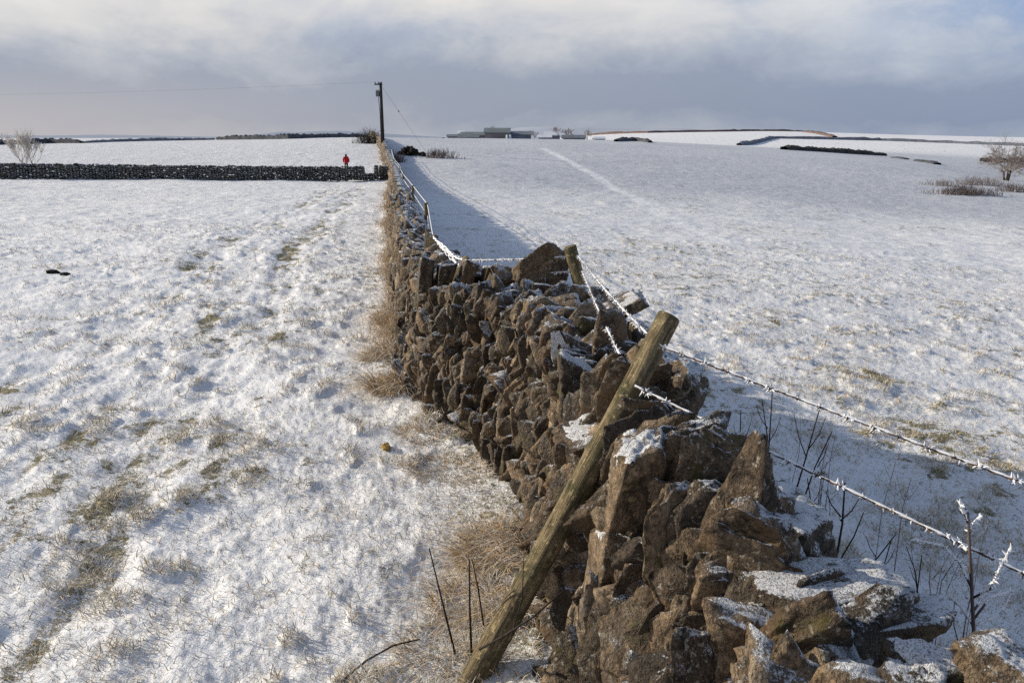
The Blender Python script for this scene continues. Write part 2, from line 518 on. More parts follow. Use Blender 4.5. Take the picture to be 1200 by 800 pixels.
def micro(x, y):
    """returns relief height, bare, thin (thin snow and painted cloud shade)"""
    Lb, Lt, Rt, Rb, zt = stn(y)
    left = x < (Lb + Rb) / 2
    r = np.hypot(x, y)
    t1 = fbm2(x * 1.1, y * 1.1, 3, 3)
    b1 = 1 - np.abs(2 * fbm2(x * 2.6 + 9, y * 2.6, 21, 3) - 1)      # soft pillow ridges
    b2 = fbm2(x * 6.5, y * 6.5, 33, 3)
    b3 = n2(x * 17, y * 17, 51)
    b4 = n2(x * 38, y * 38, 57)
    amp = np.where(left, 1., .75)
    h = amp * (.11 * (t1 - .5) + .030 * (b1 - .6) + .017 * (b2 - .5)) + (.009 * (b3 - .5) + .008 * (b4 - .5)) * (r < 25)
    cl_ = sm(.50, .72, n2(x * 7, y * 7, 61)) * sm(.35, .65, n2(x * 2.2, y * 2.2, 62))
    h = h + .022 * cl_ * (r < 30)
    h = h + .22 * (fbm2(x * .16, y * .16, 77, 2) - .5) * sm(6, 20, r)
    d, q = track_d(x, y)
    on = left * sm(-2, 2.5, y) * (1 - sm(52, 62, y))
    tr = (1 - sm(.10, .40, d)) * on * (.35 + .9 * n2(x * .5, y * .5, 97))
    band = sm(-4.9, -3.6, q) * (1 - sm(-1.5, -.8, q)) * on
    line = n2(q * 4.2, y * .55, 91) * .6 + n2(q * 9, y * 1.6, 92) * .4
    ridge = n2(q * 3.0, y * 2.6, 93)
    h = h - tr * (.032 - .05 * (ridge - .4)) + band * .040 * (line - .5)
    bare = .29 + .44 * sm(.50, .74, b2) * sm(.42, .60, t1) + .26 * (n2(x * .8, y * .8, 13) - .5)
    bare = bare + tr * (.12 + .42 * sm(.45, .7, n2(q * 7, y * 4.2, 95))) * (.35 + .9 * n2(x * .8, y * .6, 96))
    bare = bare + band * .40 * sm(.50, .68, 1 - line)
    # strip along the foot of the wall: straw and thin snow
    dw = np.where(left, Lb - x, x - Rb)
    foot = (1 - sm(.05, .75, dw + .3 * (n2(x * 2.5, y * 2.5, 14) - .5)))
    bare = bare + np.where(left, .42, .25) * foot
    h = h + np.where(left, .05, .03) * (1 - sm(0, .4, dw))
    thin = np.where(left, .12 * sm(50, 80, y) * 3.2, .10 + .18 * sm(.4, .7, n2(x * .09, y * .05, 15)))  # left: cloud shade painted grey past the cross wall; right: patchy thin snow
    # right field: the middle distance is whiter, the far slope greyed by painted cloud shade
    far_shade = sm(38, 75, y + 3 * n2(x * .1, y * .1, 16)) * (1 - sm(230, 300, y))
    thin = np.where(left, thin, thin + .78 * far_shade)
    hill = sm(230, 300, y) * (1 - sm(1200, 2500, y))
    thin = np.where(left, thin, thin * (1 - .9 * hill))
    rt = (1 - sm(.14, .34 + .006 * y, rtrack(x, y) + .15 * (n2(x, y, 17) - .5))) * (~left) * sm(8, 10, y)
    thin = thin * (1 - rt * (.4 + .6 * n2(x * .2, y * .2, 19))); bare = bare - .30 * rt
    bare = np.where(left, bare, bare + .16 * sm(.5, .8, n2(x * .5, y * .25, 18)) * (1 - sm(40, 80, y)) + .10 + .22 * sm(.45, .7, n2(x * 1.6, y * 1.3, 23)) * (1 - sm(8, 16, y)))
    fade = 1 - sm(90, 220, y)
    h = h + .07 * (fbm2(x * .9 + 40, y * .9, 83, 2) - .5) * sm(14, 30, r)
    return h * (.15 + .85 * fade), bare, np.clip(thin, 0, 1)


def zf(x, y):
    return zbase(x, y) + micro(np.asarray(x, float), np.asarray(y, float))[0]


def zs(x, y):
    return float(zf(np.array([x]), np.array([y]))[0])


def hit(px, py, y0=2., y1=1500.):
    """where the line of sight of a pixel first meets the ground beyond y0"""
    d = ray(px, py)
    ys = np.exp(np.linspace(math.log(y0), math.log(y1), 1500))
    t = ys / d[1]
    gz = zbase(d[0] * t, ys)
    lz = H + d[2] * t
    k = np.where(lz <= gz)[0]
    i = k[0] if len(k) else len(ys) - 1
    return np.array([d[0] * t[i], ys[i], gz[i]])


def build_ground():
    th = np.concatenate([np.linspace(-180, -48, 40, endpoint=False), np.linspace(-48, -38, 40, endpoint=False), np.linspace(-38, 38, 860, endpoint=False), np.linspace(38, 48, 40, endpoint=False), np.linspace(48, 180, 40, endpoint=False)])
    th = R(1) * th
    rr = np.concatenate([np.linspace(.4, 2.4, 40, endpoint=False), np.exp(np.arange(math.log(2.4), math.log(230), .0062)), np.exp(np.linspace(math.log(230), math.log(6000), 150))])
    T, Rr = np.meshgrid(th, rr)
    x = Rr * np.sin(T); y = Rr * np.cos(T)
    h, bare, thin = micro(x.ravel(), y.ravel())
    z = zbase(x, y).ravel() + h
    V = np.stack([x.ravel(), y.ravel(), z], 1)
    n, m = T.shape
    i = np.arange(n - 1)[:, None] * m; j = np.arange(m)[None, :]; j2 = (j + 1) % m
    Q = np.stack([i + j, i + m + j, i + m + j2, i + j2], -1).reshape(-1, 4)[:, ::-1]
    V = np.vstack([V, [[0, 0, zbase(0., 0.)]]])
    c = len(V) - 1
    jj = np.arange(m)
    Tt = np.stack([np.full(m, c), (jj + 1) % m, jj], 1)
    far = sm(9, 45, np.hypot(V[:, 0], V[:, 1])) * (1 - .5 * sm(250, 500, V[:, 1]))
    at_ = {'rough': ('FLOAT', np.append(np.where(x.ravel() < (lambda q_: (q_[0] + q_[3]) / 2)(stn(y.ravel())), 1., .5), 1.)), 'bare': ('FLOAT', np.append(bare, 0)), 'thin': ('FLOAT', np.append(thin, 0)), 'far': ('FLOAT', far)}  # 'thin' holds thin snow and painted cloud shade
    me = mesh_np("ground", V, [Q, Tt], True, at_)
    o = obj("ground", me, M_SNOW)
    tag(o, "snow covered pasture rolling away to the horizon", None, None, "structure")
    return o


build_ground()


# ------------------------------------------------------------------ rocks
def cube_sphere(n):
    g = np.tan(np.linspace(-1, 1, n + 1) * np.pi / 4)
    A, B = np.meshgrid(g, g); A = A.ravel(); B = B.ravel(); O = np.ones_like(A)
    V = []; Q = []
    idx = np.arange((n + 1) ** 2).reshape(n + 1, n + 1)
    q = np.stack([idx[:-1, :-1], idx[:-1, 1:], idx[1:, 1:], idx[1:, :-1]], -1).reshape(-1, 4)
    for k, (P, fl) in enumerate([((O, A, B), 0), ((-O, A, B), 1), ((A, O, B), 1), ((A, -O, B), 0), ((A, B, O), 0), ((A, B, -O), 1)]):
        V.append(np.stack(P, 1)); Q.append((q[:, ::-1] if fl else q) + k * (n + 1) ** 2)
    V = np.vstack(V); Q = np.vstack(Q)
    V /= np.linalg.norm(V, axis=1)[:, None]
    key = np.round(V, 5)
    u, first, inv = np.unique(key, axis=0, return_index=True, return_inverse=True)
    return V[first], inv.ravel()[Q]


CS = {n: cube_sphere(n) for n in (2, 4, 8, 20)}


def rock(n, seed, k=9, p=16, rough=1., boxy=1., skew=.16):
    r_ = np.random.default_rng(seed)
    D, Q = CS[n]
    N = np.vstack([np.eye(3), -np.eye(3)]) + r_.normal(0, skew, (6, 3))
    d = r_.uniform(.70, 1.02, 6)
    Nk = r_.normal(0, 1, (k, 3)); dk = r_.uniform(.80, 1.3, k) * boxy
    N = np.vstack([N, Nk]); N /= np.linalg.norm(N, axis=1)[:, None]
    d = np.concatenate([d, dk])
    c = np.maximum(D @ N.T, 1e-4) / d[None, :]
    r = (c ** p).sum(1) ** (-1. / p)
    P = D * r[:, None]
    st_ = np.floor(n3(P * 2.1 + seed * 1.7, 15) * 6) / 6 + np.floor(n3(P * np.array([5., 2.2, 1.6]) + seed, 16) * 4) / 4
    P = P + D * (.085 * (st_ - .9) * rough)[:, None]
    nn = (n3(P * 1.7 + seed * 3.1, 5) - .5) * .12 + (n3(P * 4.2 + seed, 6) - .5) * .12 + ((n3(P * 9 + seed, 7) - .5) * .07 + (n3(P * 18 + seed, 8) - .5) * .03 if n > 8 else 0)
    P = P + D * (nn * rough)[:, None]
    return P, Q


PROTO = {n: [rock(n, 100 + s, k=random.choice((5, 8, 12, 16)), p=(70 if n > 4 else 24), boxy=random.choice((.85, 1., 1.)), skew=.30) for s in range(26)] for n in (2, 4, 8, 20)}
ROUND = [rock(20, 300 + s, k=26, p=26, rough=1.1, boxy=.90) for s in range(6)]
SLAB = [rock(20, 400 + s, k=4, p=60, rough=.8, boxy=1.15, skew=.2) for s in range(6)]


def euler(rx, ry, rz):
    return np.array(Matrix.Rotation(rz, 3, 'Z') @ Matrix.Rotation(ry, 3, 'Y') @ Matrix.Rotation(rx, 3, 'X'))


stones = []   # dict(c, M(3x3 incl. scale), size, name, proto)


def add_stone(c, frame, dims, rot, name, top=False, special=None, label=None):
    """frame: 3x3 columns = along, inward, up; dims full sizes in that frame"""
    Rm = frame @ euler(*rot)
    stones.append(dict(c=np.asarray(c, float), R=Rm, s=np.asarray(dims, float) / 2, name=name, special=special, label=label))


def join_stones(name, lst, parent, mat):
    Vs = []; Qs = []; tone = []; n0 = 0
    for q in lst:
        dist = np.linalg.norm(q['c'] - np.array([0, 0, H]))
        n = 8 if dist < 9 else (4 if dist < 22 else 2)
        P, Q = PROTO[n][random.randrange(26)]
        V = (P * q['s']) @ q['R'].T + q['c']
        Vs.append(V); Qs.append(Q + n0); n0 += len(V)
        tone.append(np.full(len(V), random.random()))
    me = mesh_np(name, np.vstack(Vs), [np.vstack(Qs)], True, {'tone': ('FLOAT', np.concatenate(tone))})
    o = obj(name, me, mat, parent)
    o["kind"] = "stuff"
    return o


def frame_at(Y, side=-1):
    e = .15 if Y < 20 else 1.
    a = stn(Y - e); b = stn(Y + e)
    k = 0 if side < 0 else 3
    t = np.array([b[k] - a[k], 2 * e, 0]); t /= np.linalg.norm(t)
    inward = np.array([t[1], -t[0], 0]) * (1 if side < 0 else -1)
    return t, inward


# hand-placed big stones that make the crest recognisable (px, py in the photograph, forward distance)
SPEC = []


def spec(px, py, Y, dims, rot=(0, 0, 0), kind='p', label=None, dy=0):
    c = at(px, py, Y)
    SPEC.append((c, dims, rot, kind, label))


# dims: x (to the right), y (away), z (up)
spec(684, 458, 4.05, (.34, .30, .25), (.05, .08, .30), 'p', "squared brown block with white frosted top")
spec(735, 425, 4.55, (.30, .30, .20), (.1, .1, .2), 'r')
spec(826, 546, 2.80, (.44, .40, .30), (.1, .12, -.2), 'r', "large boulder with brown moss and frosted side")
spec(745, 562, 2.66, (.17, .26, .36), (.1, .16, -.2), 's', "upright slab with orange brown moss")
spec(915, 628, 2.34, (.34, .34, .26), (.1, .30, -.1), 'p', "dark frosted block")
spec(862, 622, 2.30, (.20, .24, .34), (.0, .25, .2), 'p')
spec(800, 610, 2.52, (.26, .26, .16), (.1, -.1, .3), 'r', "rounded stone whitened with frost")
spec(975, 690, 2.03, (.40, .26, .115), (.02, .02, -.05), 's', "flat slab with a thick white frost cap")
spec(1000, 733, 1.93, (.38, .26, .10), (.0, .02, .1), 's', "lower flat slab under the frosted one")
spec(962, 778, 1.82, (.27, .26, .23), (.15, .1, .5), 'p', "large wedge shaped brown stone")
spec(1075, 795, 1.66, (.26, .24, .20), (0, .1, .1), 'r', "rounded brown stone")
spec(1172, 800, 1.60, (.24, .24, .20), (.1, 0, .4), 'r')
spec(872, 735, 2.05, (.17, .22, .30), (.05, .1, .2), 'p')
spec(800, 720, 2.25, (.16, .22, .30), (.05, .2, -.1), 'p')
spec(715, 665, 2.65, (.12, .2, .30), (.0, .1, .1), 's')
spec(775, 445, 3.75, (.26, .3, .30), (.1, .1, .2), 'r')
spec(800, 462, 3.55, (.24, .3, .34), (.1, .2, .0), 'r')
spec(795, 522, 3.1, (.42, .3, .13), (.05, .14, -.3), 's', "frost edged slab lying behind the leaning post")
spec(705, 510, 3.45, (.34, .3, .2), (.1, -.25, .3), 'p')
spec(630, 322, 6.35, (.34, .30, .52), (.1, .45, .15), 'p', "upright stone at the peak of the wall")
spec(655, 350, 6.0, (.52, .32, .20), (0, .12, .1), 's', "long slab below the peak stone")
spec(690, 352, 5.9, (.30, .3, .22), (0, .2, .0), 'p')
for k_ in range(5):
    spec(655 + k_ * 17, 398 - k_ * 9, 5.55 - k_ * .1, (.46, .30, .085), (.1, -.62 + .05 * k_, .2), 's')
spec(700, 395, 5.2, (.46, .3, .16), (.1, -.3, .1), 's')
spec(760, 395, 4.9, (.3, .3, .2), (.1, .1, .1), 'p')
for k_, (px_, py_) in enumerate([(500, 322), (520, 330), (548, 326), (572, 332), (596, 333)]):
    spec(px_, py_, 6.75 - .05 * k_, (.14, .30, .30), (.1, random.uniform(.1, .5), .1), 's')
for c, dims, rot, kind, label in SPEC:
    add_stone(c, np.eye(3), dims, rot, "coping_stone", special=kind, label=label)
SPC = np.array([s[0] for s in SPEC]); SPR = np.array([max(s[1]) * .50 for s in SPEC])


def clear(c, k=1.):
    return np.all(np.linalg.norm(SPC - c, axis=1) > SPR * k)


def zone(Y):
    return float(np.interp(Y, [1, 2.6, 3.6, 4.6, 8, 15, 30, 65, 110], [1.12, 1.08, .96, .78, .85, 1.0, 1.45, 2.0, 3.]))


def face_stones(y0, y1, side):
    Y = y0
    v = 0.
    # rows by fraction of height, each row walks along the wall
    row = 0
    zr = -.04
    while zr < 1.04:
        rh = random.uniform(.10, .15)
        Y = y0 + random.uniform(0, .1)
        while Y < y1:
            zn = zone(Y) * (1 if side < 0 else 1.5)
            w = random.uniform(.034, .088) * zn
            hh = rh * zn * random.uniform(.8, 1.9) * (1.5 if Y < 4 else 1.4)
            if random.random() < .09: w *= 1.8
            t, inw = frame_at(Y, side)
            Lb, Lt, Rt, Rb, zt = stn(Y)
            step = w * .86
            # keep only the rows that fit this zone's stone size
            if zn > 1.12 and random.random() > 1 / (zn * zn) * 1.35 and Y > 8:
                Y += step * t[1] * .4
                continue
            f = np.clip((zr + rh / 2 + random.uniform(-.03, .03)) / 1.02, 0, 1)
            x = (Lb + (Lt - Lb) * f) if side < 0 else (Rb + (Rt - Rb) * f)
            g = zbase(np.array([x]), np.array([Y]))[0]
            dep = random.uniform(.20, .34) * min(zn, 1.3)
            c = np.array([x, Y, g + f * zt]) + inw * (dep / 2 + random.uniform(-.085, .085))
            if clear(c, .75 if Y < 7.2 else 0):
                up = np.array([0, 0, 1.])
                fr = np.stack([t, inw, up], 1)
                if side > 0: fr = np.stack([-t, inw, up], 1)
                add_stone(c, fr, (w * 1.06, dep, hh * 1.10), (random.gauss(0, .16), random.gauss(.12, .36), random.gauss(0, .34)), "stone")
            Y += step * t[1]
        zr += rh * .80
        row += 1


face_stones(.7, 20, -1)
face_stones(.7, 9, 1)


def top_stones(y0, y1):
    Y = y0
    while Y < y1:
        zn = zone(Y)
        L = random.uniform(.07, .20) * max(1., min(zn, 2.))
        t, inw = frame_at(Y, -1)
        Lb, Lt, Rt, Rb, zt = stn(Y)
        W = Rt - Lt
        nacr = max(1, int(round(W / .25)))
        for k in range(nacr):
            x = Lt + W * (k + .5 + random.uniform(-.12, .12)) / nacr
            g = zbase(np.array([x]), np.array([Y]))[0]
            hh = random.uniform(.16, .30)
            c = np.array([x, Y + random.uniform(-.04, .04), g + zt - .02 + random.uniform(-.05, .05)])
            if Y > 7.6 or clear(c, 1.0):
                add_stone(c, np.stack([t, inw, [0, 0, 1.]], 1), (L * 1.12, W / nacr * random.uniform(.8, 1.15), hh), (random.gauss(0, .2), random.gauss(.2, .35), random.gauss(0, .3)), "coping_stone")
        Y += L * .88 * t[1]


top_stones(.8, 20)


def simple_face(y0, y1, dens):
    """far stretches of the wall: fewer, larger stones"""
    Y = y0
    while Y < y1:
        zn = float(np.interp(Y, [20, 40, 66, 110, 175], [1., 1.5, 1.9, 3, 4]))
        t, inw = frame_at(Y, -1)
        Lb, Lt, Rt, Rb, zt = stn(Y)
        L = .2 * zn
        nr = max(3, int(5.5 / zn))
        for r_ in range(nr):
            f = (r_ + .5 + random.uniform(-.2, .2)) / nr
            for side in (0, 1):
                x = (Lb + (Lt - Lb) * f) if side == 0 else (Rb + (Rt - Rb) * f)
                g = zbase(np.array([x]), np.array([Y]))[0]
                c = np.array([x, Y + random.uniform(-.1, .1) * zn, g + f * zt]) + inw * (.08 if side == 0 else -.08)
                add_stone(c, np.stack([t, inw, [0, 0, 1.]], 1), (L * random.uniform(.7, 1.3), .34, zt / nr * random.uniform(.9, 1.3)), (random.gauss(0, .1), random.gauss(.1, .2), random.gauss(0, .2)), "stone")
        x = (Lt + Rt) / 2
        g = zbase(np.array([x]), np.array([Y]))[0]
        add_stone((x, Y, g + zt + random.uniform(-.03, .06)), np.stack([t, inw, [0, 0, 1.]], 1), (L * random.uniform(.6, 1.1), (Rt - Lt) * 1.1, random.uniform(.2, .34)), (0, random.gauss(.15, .25), random.gauss(0, .2)), "coping_stone")
        Y += L * .95 * t[1]


simple_face(20, 175, 1)

wall = empty("dry_stone_wall", (0, 3.0, 0), "tumbledown brown dry stone wall running from the near corner past the power pole to the skyline", "dry stone wall")
wall_off = np.array([0, 3.0, 0])
# hearting core
ys = np.concatenate([np.arange(.6, 20, .25), np.arange(20, 176, 2.)])
mb = MB()
PV = []
for Y in ys:
    Lb, Lt, Rt, Rb, zt = stn(Y)
    q = .26
    xs_ = [Lb + q, Lt + q, Rt - q, Rb - q]
    zz = [-.2, zt - .10, zt - .10, -.2]
    for x, z in zip(xs_, zz):
        PV.append([x, Y, zbase(np.array([x]), np.array([Y]))[0] + z])
PV = np.array(PV)
nn_ = len(ys)
Q = []
for i in range(nn_ - 1):
    for j in range(3):
        Q.append([i * 4 + j, i * 4 + j + 1, i * 4 + 5 + j, i * 4 + 4 + j])
Q.append([0, 3, 2, 1]); Q.append([nn_ * 4 - 4, nn_ * 4 - 3, nn_ * 4 - 2, nn_ * 4 - 1])
M_CORE = flat_mat("wall_hearting", (.012, .010, .008), .95, .5, 12)  # core near-black: shade between the stones painted into its colour
obj("hearting", mesh_np("hearting", PV - wall_off, [np.array(Q)], False), M_CORE, wall)

# the hundred that show largest become parts of their own
def shows(q):
    d = np.linalg.norm(q['c'] - np.array([0, 0, H]))
    y = q['c'][1]
    u = q['c'][0] / max(y * cp + (H - q['c'][2]) * sp, .1)
    v = ((q['c'][2] - H) * cp + y * sp) / max(y * cp + (H - q['c'][2]) * sp, .1)
    inside = abs(u) < .68 and v > -.50
    nv = q['s'][0] * q['s'][2] if q['name'] == 'stone' else q['s'][0] * max(q['s'][1], q['s'][2])
    Lb, Lt, Rt, Rb, zt = stn(y)
    if q['name'] == 'stone' and q['c'][0] > (Lb + Rb) / 2 + .1: return 0
    return (nv / d ** 2) if inside else 0


ordered = sorted([q for q in stones if not q['special']], key=shows, reverse=True)
n_sp = sum(1 for q in stones if q['special'])
cop = [q for q in ordered if q['name'] == 'coping_stone'][:100 - n_sp]
pla = [q for q in ordered if q['name'] == 'stone'][:100]
pm = {}


def proto_mesh(kind, i):
    if (kind, i) not in pm:
        P, Q = {'p': PROTO[20], 'r': ROUND, 's': SLAB}[kind][i]
        me = mesh_np("stone", P, [Q], True); me.materials.append(M_ST_OBJ)
        pm[(kind, i)] = me
    return pm[(kind, i)]


def blocky(lst, n):
    # the fullest rocks: those whose corners reach out furthest
    fill = [np.mean(np.abs(P).min(1) * 0 + np.prod(np.abs(P).max(0)) * 0 + np.linalg.norm(P, axis=1)) - .5 * np.std(np.abs(P[:, 2])[np.abs(CS[20][0][:, 2]) > .6]) for P, Q in lst]
    return list(np.argsort(fill)[::-1][:n])


BLOCKY = {'p': blocky(PROTO[20], 11), 'r': blocky(ROUND, 5), 's': blocky(SLAB, 3)}
for q in [s for s in stones if s['special']] + cop + pla:
    kind = q['special'] or 'p'
    i = random.randrange(26 if kind == 'p' else 6)
    if q['special'] or q['name'] == 'coping_stone': i = random.choice(BLOCKY[kind])
    o = bpy.data.objects.new(q['name'], proto_mesh(kind, i))
    link(o, wall)
    Mx = Matrix([[*(q['R'][r] * q['s']), q['c'][r] - wall_off[r]] for r in range(3)] + [[0, 0, 0, 1]])
    o.matrix_local = Mx
    if q['label']: o["label"] = q['label']
    q['i'] = i; q['o'] = o; q['k'] = kind


def snow_cap(o, q, P, Q):
    """soft snow lying on the upper faces of one stone, a few millimetres to two centimetres thick"""
    W = (P * q['s']) @ q['R'].T
    a, b, c_, d_ = (W[Q[:, k]] for k in range(4))
    N = np.cross(c_ - a, d_ - b); N /= np.linalg.norm(N, axis=1)[:, None] + 1e-9
    NV = np.zeros_like(W)
    for k in range(4): np.add.at(NV, Q[:, k], N)
    NV /= np.linalg.norm(NV, axis=1)[:, None] + 1e-9
    nzs = NV[:, 2].copy()
    cnt = np.maximum(np.bincount(Q.ravel(), minlength=len(P)), 1)
    for _ in range(3):
        nzs = np.bincount(Q.ravel(), np.repeat(nzs[Q].mean(1), 4), len(P)) / cnt
    Wc = W + q['c']
    fld = nzs + 1.0 * (n3(Wc * 9, 31) - .5) + .55 * (n3(Wc * 30, 32) - .5) + .35 * (n3(Wc * 75, 35) - .5)
    th = -.0035 + (.0055 + .004 * n3(Wc * 12, 33)) * sm(.70, 1.02, fld) + .003 * (n3(Wc * 90, 34) - .5)
    W = W + NV * th[:, None]
    sel = (th[Q] > -.0035).any(1) & (N[:, 2] > .1)
    if (th[Q] > 0).any(1).sum() < 12: return
    used = np.unique(Q[sel]); mp = np.full(len(P), -1); mp[used] = np.arange(len(used))
    L = (W[used] @ q['R']) / q['s']
    obj("snow_cap", mesh_np("snow_cap", L, [mp[Q[sel]]], True), M_CAP, o)


M_CAP, _nt, _b = new_mat("snow_cap"); _g = NT(_nt)
_p = _g.node('ShaderNodeNewGeometry').outputs['Position']
_n = _g.noise(_p, 140, 5, .75); _m = _g.noise(_p, 35, 4, .7)
_c = _g.mix(_g.mapr(_m, .35, .65), (.66, .67, .69), (.78, .79, .81))
_g.set(_b.inputs['Base Color'], _g.mix(_g.mapr(_n, .52, .40, 0, .8), _c, (.15, .12, .09)))
_g.set(_b.inputs['Normal'], _g.bump(_g.math('ADD', _n, _m), .9, .008))
for q in [s for s in stones if s['special']] + cop:
    if q['name'] == 'coping_stone' and (q['k'] == 's' or random.random() < .35): snow_cap(q['o'], q, *{'p': PROTO[20], 'r': ROUND, 's': SLAB}[q['k']][q['i']])
chosen = set(id(q) for q in cop + pla)
rest = [q for q in stones if not q['special'] and id(q) not in chosen]
for nm in ("stone", "coping_stone"):
    lst = [q for q in rest if q['name'] == nm]
    for q in lst: q['c'] = q['c'] - wall_off
    # distances are measured from the camera inside join_stones
    for q in lst: q['c'] = q['c'] + wall_off
    o = join_stones("packed_stones" if nm == "stone" else "coping_row", lst, wall, M_ST)
    o.location = tuple(-wall_off)


# ------------------------------------------------------------------ other stone walls
def stone_run(name, pts, height, thick, size, label, gaps=(), gfn=None, mat=M_ST, group=None, cat="dry stone wall"):
    pts = [np.asarray(p, float) for p in pts]
    o = empty(name, (pts[0][0], pts[0][1], float(zbase(pts[0][0], pts[0][1]))), label, cat, group)
    lst = []; cops = []
    for a, b in zip(pts[:-1], pts[1:]):
        L = np.linalg.norm(b[:2] - a[:2]); t = np.array([*(b[:2] - a[:2]) / L, 0]); nn = np.array([t[1], -t[0], 0])
        s = 0
        while s < L:
            w = size * random.uniform(.7, 1.3)
            p = a[:2] + t[:2] * s
            gz = float(zbase(p[0], p[1]))
            hgt = height
            for (g0, g1, gh) in gaps:
                if g0 < s < g1 and a is pts[0]: hgt = gh
            nr = max(2, int(round(hgt / (size * .62))))
            for r_ in range(nr):
                f = (r_ + .5) / nr
                for sd in (-1, 1):
                    c = np.array([p[0], p[1], gz + f * hgt]) + nn * sd * (thick * .5 * (1 - .25 * f) - .1)
                    lst.append(dict(c=c + np.array([0, 0, random.uniform(-.04, .04)]), R=np.stack([t, nn, [0, 0, 1]], 1) @ euler(random.gauss(0, .1), random.gauss(0, .1), random.gauss(0, .15)), s=np.array([w * 1.15, .34, hgt / nr * random.uniform(1., 1.4)]) / 2))
            if hgt == height:
                cops.append(dict(c=np.array([p[0], p[1], gz + hgt + .05 + random.uniform(-.03, .05)]), R=np.stack([t, nn, [0, 0, 1]], 1) @ euler(0, random.gauss(.1, .3), random.gauss(0, .2)), s=np.array([w * 1.0, thick * .9, size * random.uniform(.6, .95)]) / 2))
            s += w * .9
    for nm, l in (("packed_stones", lst), ("coping_row", cops)):
        for q in l: pass
        ob = join_stones(nm, l, o, mat)
        ob.location = tuple(-np.array(o.location))
    return o


M_ST_SHADE = stone_mat("stone_cross_wall_shaded", False, (.40, .46, .47))  # stone greyed and darkened: shade on the wall painted into its colour
cw = [(-9.6, 66.0), (-24, 62.5), (-38, 59.5), (-62, 55)]
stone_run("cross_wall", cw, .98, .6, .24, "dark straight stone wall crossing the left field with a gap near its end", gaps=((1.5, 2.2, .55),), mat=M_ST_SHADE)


def strip_wall(name, pix, height, thick, mat, label, y0, y1, cat="field wall", rough=.25, step=.6):
    """far walls and hedges: an uneven ridge that follows the ground"""
    P = [hit(px, py, y0, y1) for px, py in pix]
    O = P[0].copy()
    V = []; Q = []
    n = 0
    for a, b in zip(P[:-1], P[1:]):
        L = np.linalg.norm(b[:2] - a[:2]); k = max(2, int(L / step))
        for i in range(k + 1):
            f = i / k
            p = a + (b - a) * f
            z = float(zbase(p[0], p[1]))
            hh = height * (1 + rough * 1.6 * (n2(np.array([p[0] * .22]), np.array([p[1] * .22 + 5]), 8)[0] - .5) + random.uniform(-.22, .22))
            hh *= min(1, .6 + .4 * min(1, (i / k if a is P[0] else 1) * 5, ((1 - i / k) if b is P[-1] else 1) * 5))
            t = (b - a)[:2] / L; nx, ny = t[1] * thick / 2, -t[0] * thick / 2
            for sx, zz, kk in ((-1, -.3, 1), (-1, hh * .8, .9), (0, hh, 0), (1, hh * .8, .9), (1, -.3, 1)):
                V.append([p[0] + nx * sx * kk, p[1] + ny * sx * kk, z + zz])
            if n > 0:
                for j in range(4):
                    Q.append([(n - 1) * 5 + j, (n - 1) * 5 + j + 1, n * 5 + j + 1, n * 5 + j])
            n += 1
    V = np.array(V) - O
    o = obj(name, mesh_np(name, V, [np.array(Q)], False), mat, None, O)
    return tag(o, label, cat)


M_FARW = flat_mat("far_wall", (.075, .078, .09), .95, .4, .8)  # far walls tinted blue: distance haze painted into the colour
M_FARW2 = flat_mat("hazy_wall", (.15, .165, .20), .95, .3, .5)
M_RUST = flat_mat("bracken_bank", (.15, .105, .095), .95, .3, .5)
M_HEDGE = flat_mat("dark_hedge", (.05, .052, .05), .95, .5, 1.5)
strip_wall("field_wall", [(-80, 172), (0, 170), (60, 168), (96, 168)], .95, 1.2, M_FARW, "dark wall along the skyline behind the frosted multi-stemmed tree", 120, 210, rough=.12)
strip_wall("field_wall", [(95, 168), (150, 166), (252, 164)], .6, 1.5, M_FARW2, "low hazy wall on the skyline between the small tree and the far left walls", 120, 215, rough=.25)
strip_wall("field_wall", [(256, 164), (340, 163), (432, 161)], .95, 1.2, M_FARW, "thin dark wall along the skyline ending beside the power pole", 120, 215, rough=.15)
strip_wall("field_wall", [(688, 159), (760, 156), (850, 154.5), (942, 154)], 1.5, 2.5, M_RUST, "long dark red-brown wall along the crest of the sunlit white hill", 420, 720, step=6)
strip_wall("field_wall", [(942, 155), (958, 157), (978, 161.5)], 1.5, 3, M_RUST, "short brown bank dropping down the sunlit white hill", 380, 720, step=4)
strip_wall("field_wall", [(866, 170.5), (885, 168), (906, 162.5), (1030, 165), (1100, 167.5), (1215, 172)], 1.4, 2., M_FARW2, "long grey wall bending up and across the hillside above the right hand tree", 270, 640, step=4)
strip_wall("hedge", [(918, 175.5), (945, 177), (1036, 181.5)], 1.1, 2.0, M_HEDGE, "dark clipped hedge on the brow of the right field", 120, 215, "hedge", .15)
strip_wall("field_wall", [(1046, 184.5), (1062, 187)], .4, 1.5, M_FARW, "short broken length of wall just right of the dark hedge", 90, 200, rough=.6)
strip_wall("field_wall", [(1074, 189), (1098, 193)], .45, 1.6, M_FARW, "tumbled stones on the brow between hedge and the bare tree", 90, 200, rough=.6)
strip_wall("field_wall", [(1150, 189.5), (1215, 193)], 1.5, 2., M_RUST, "brown wall low in the valley behind the right hand bare tree", 130, 330, rough=.4)

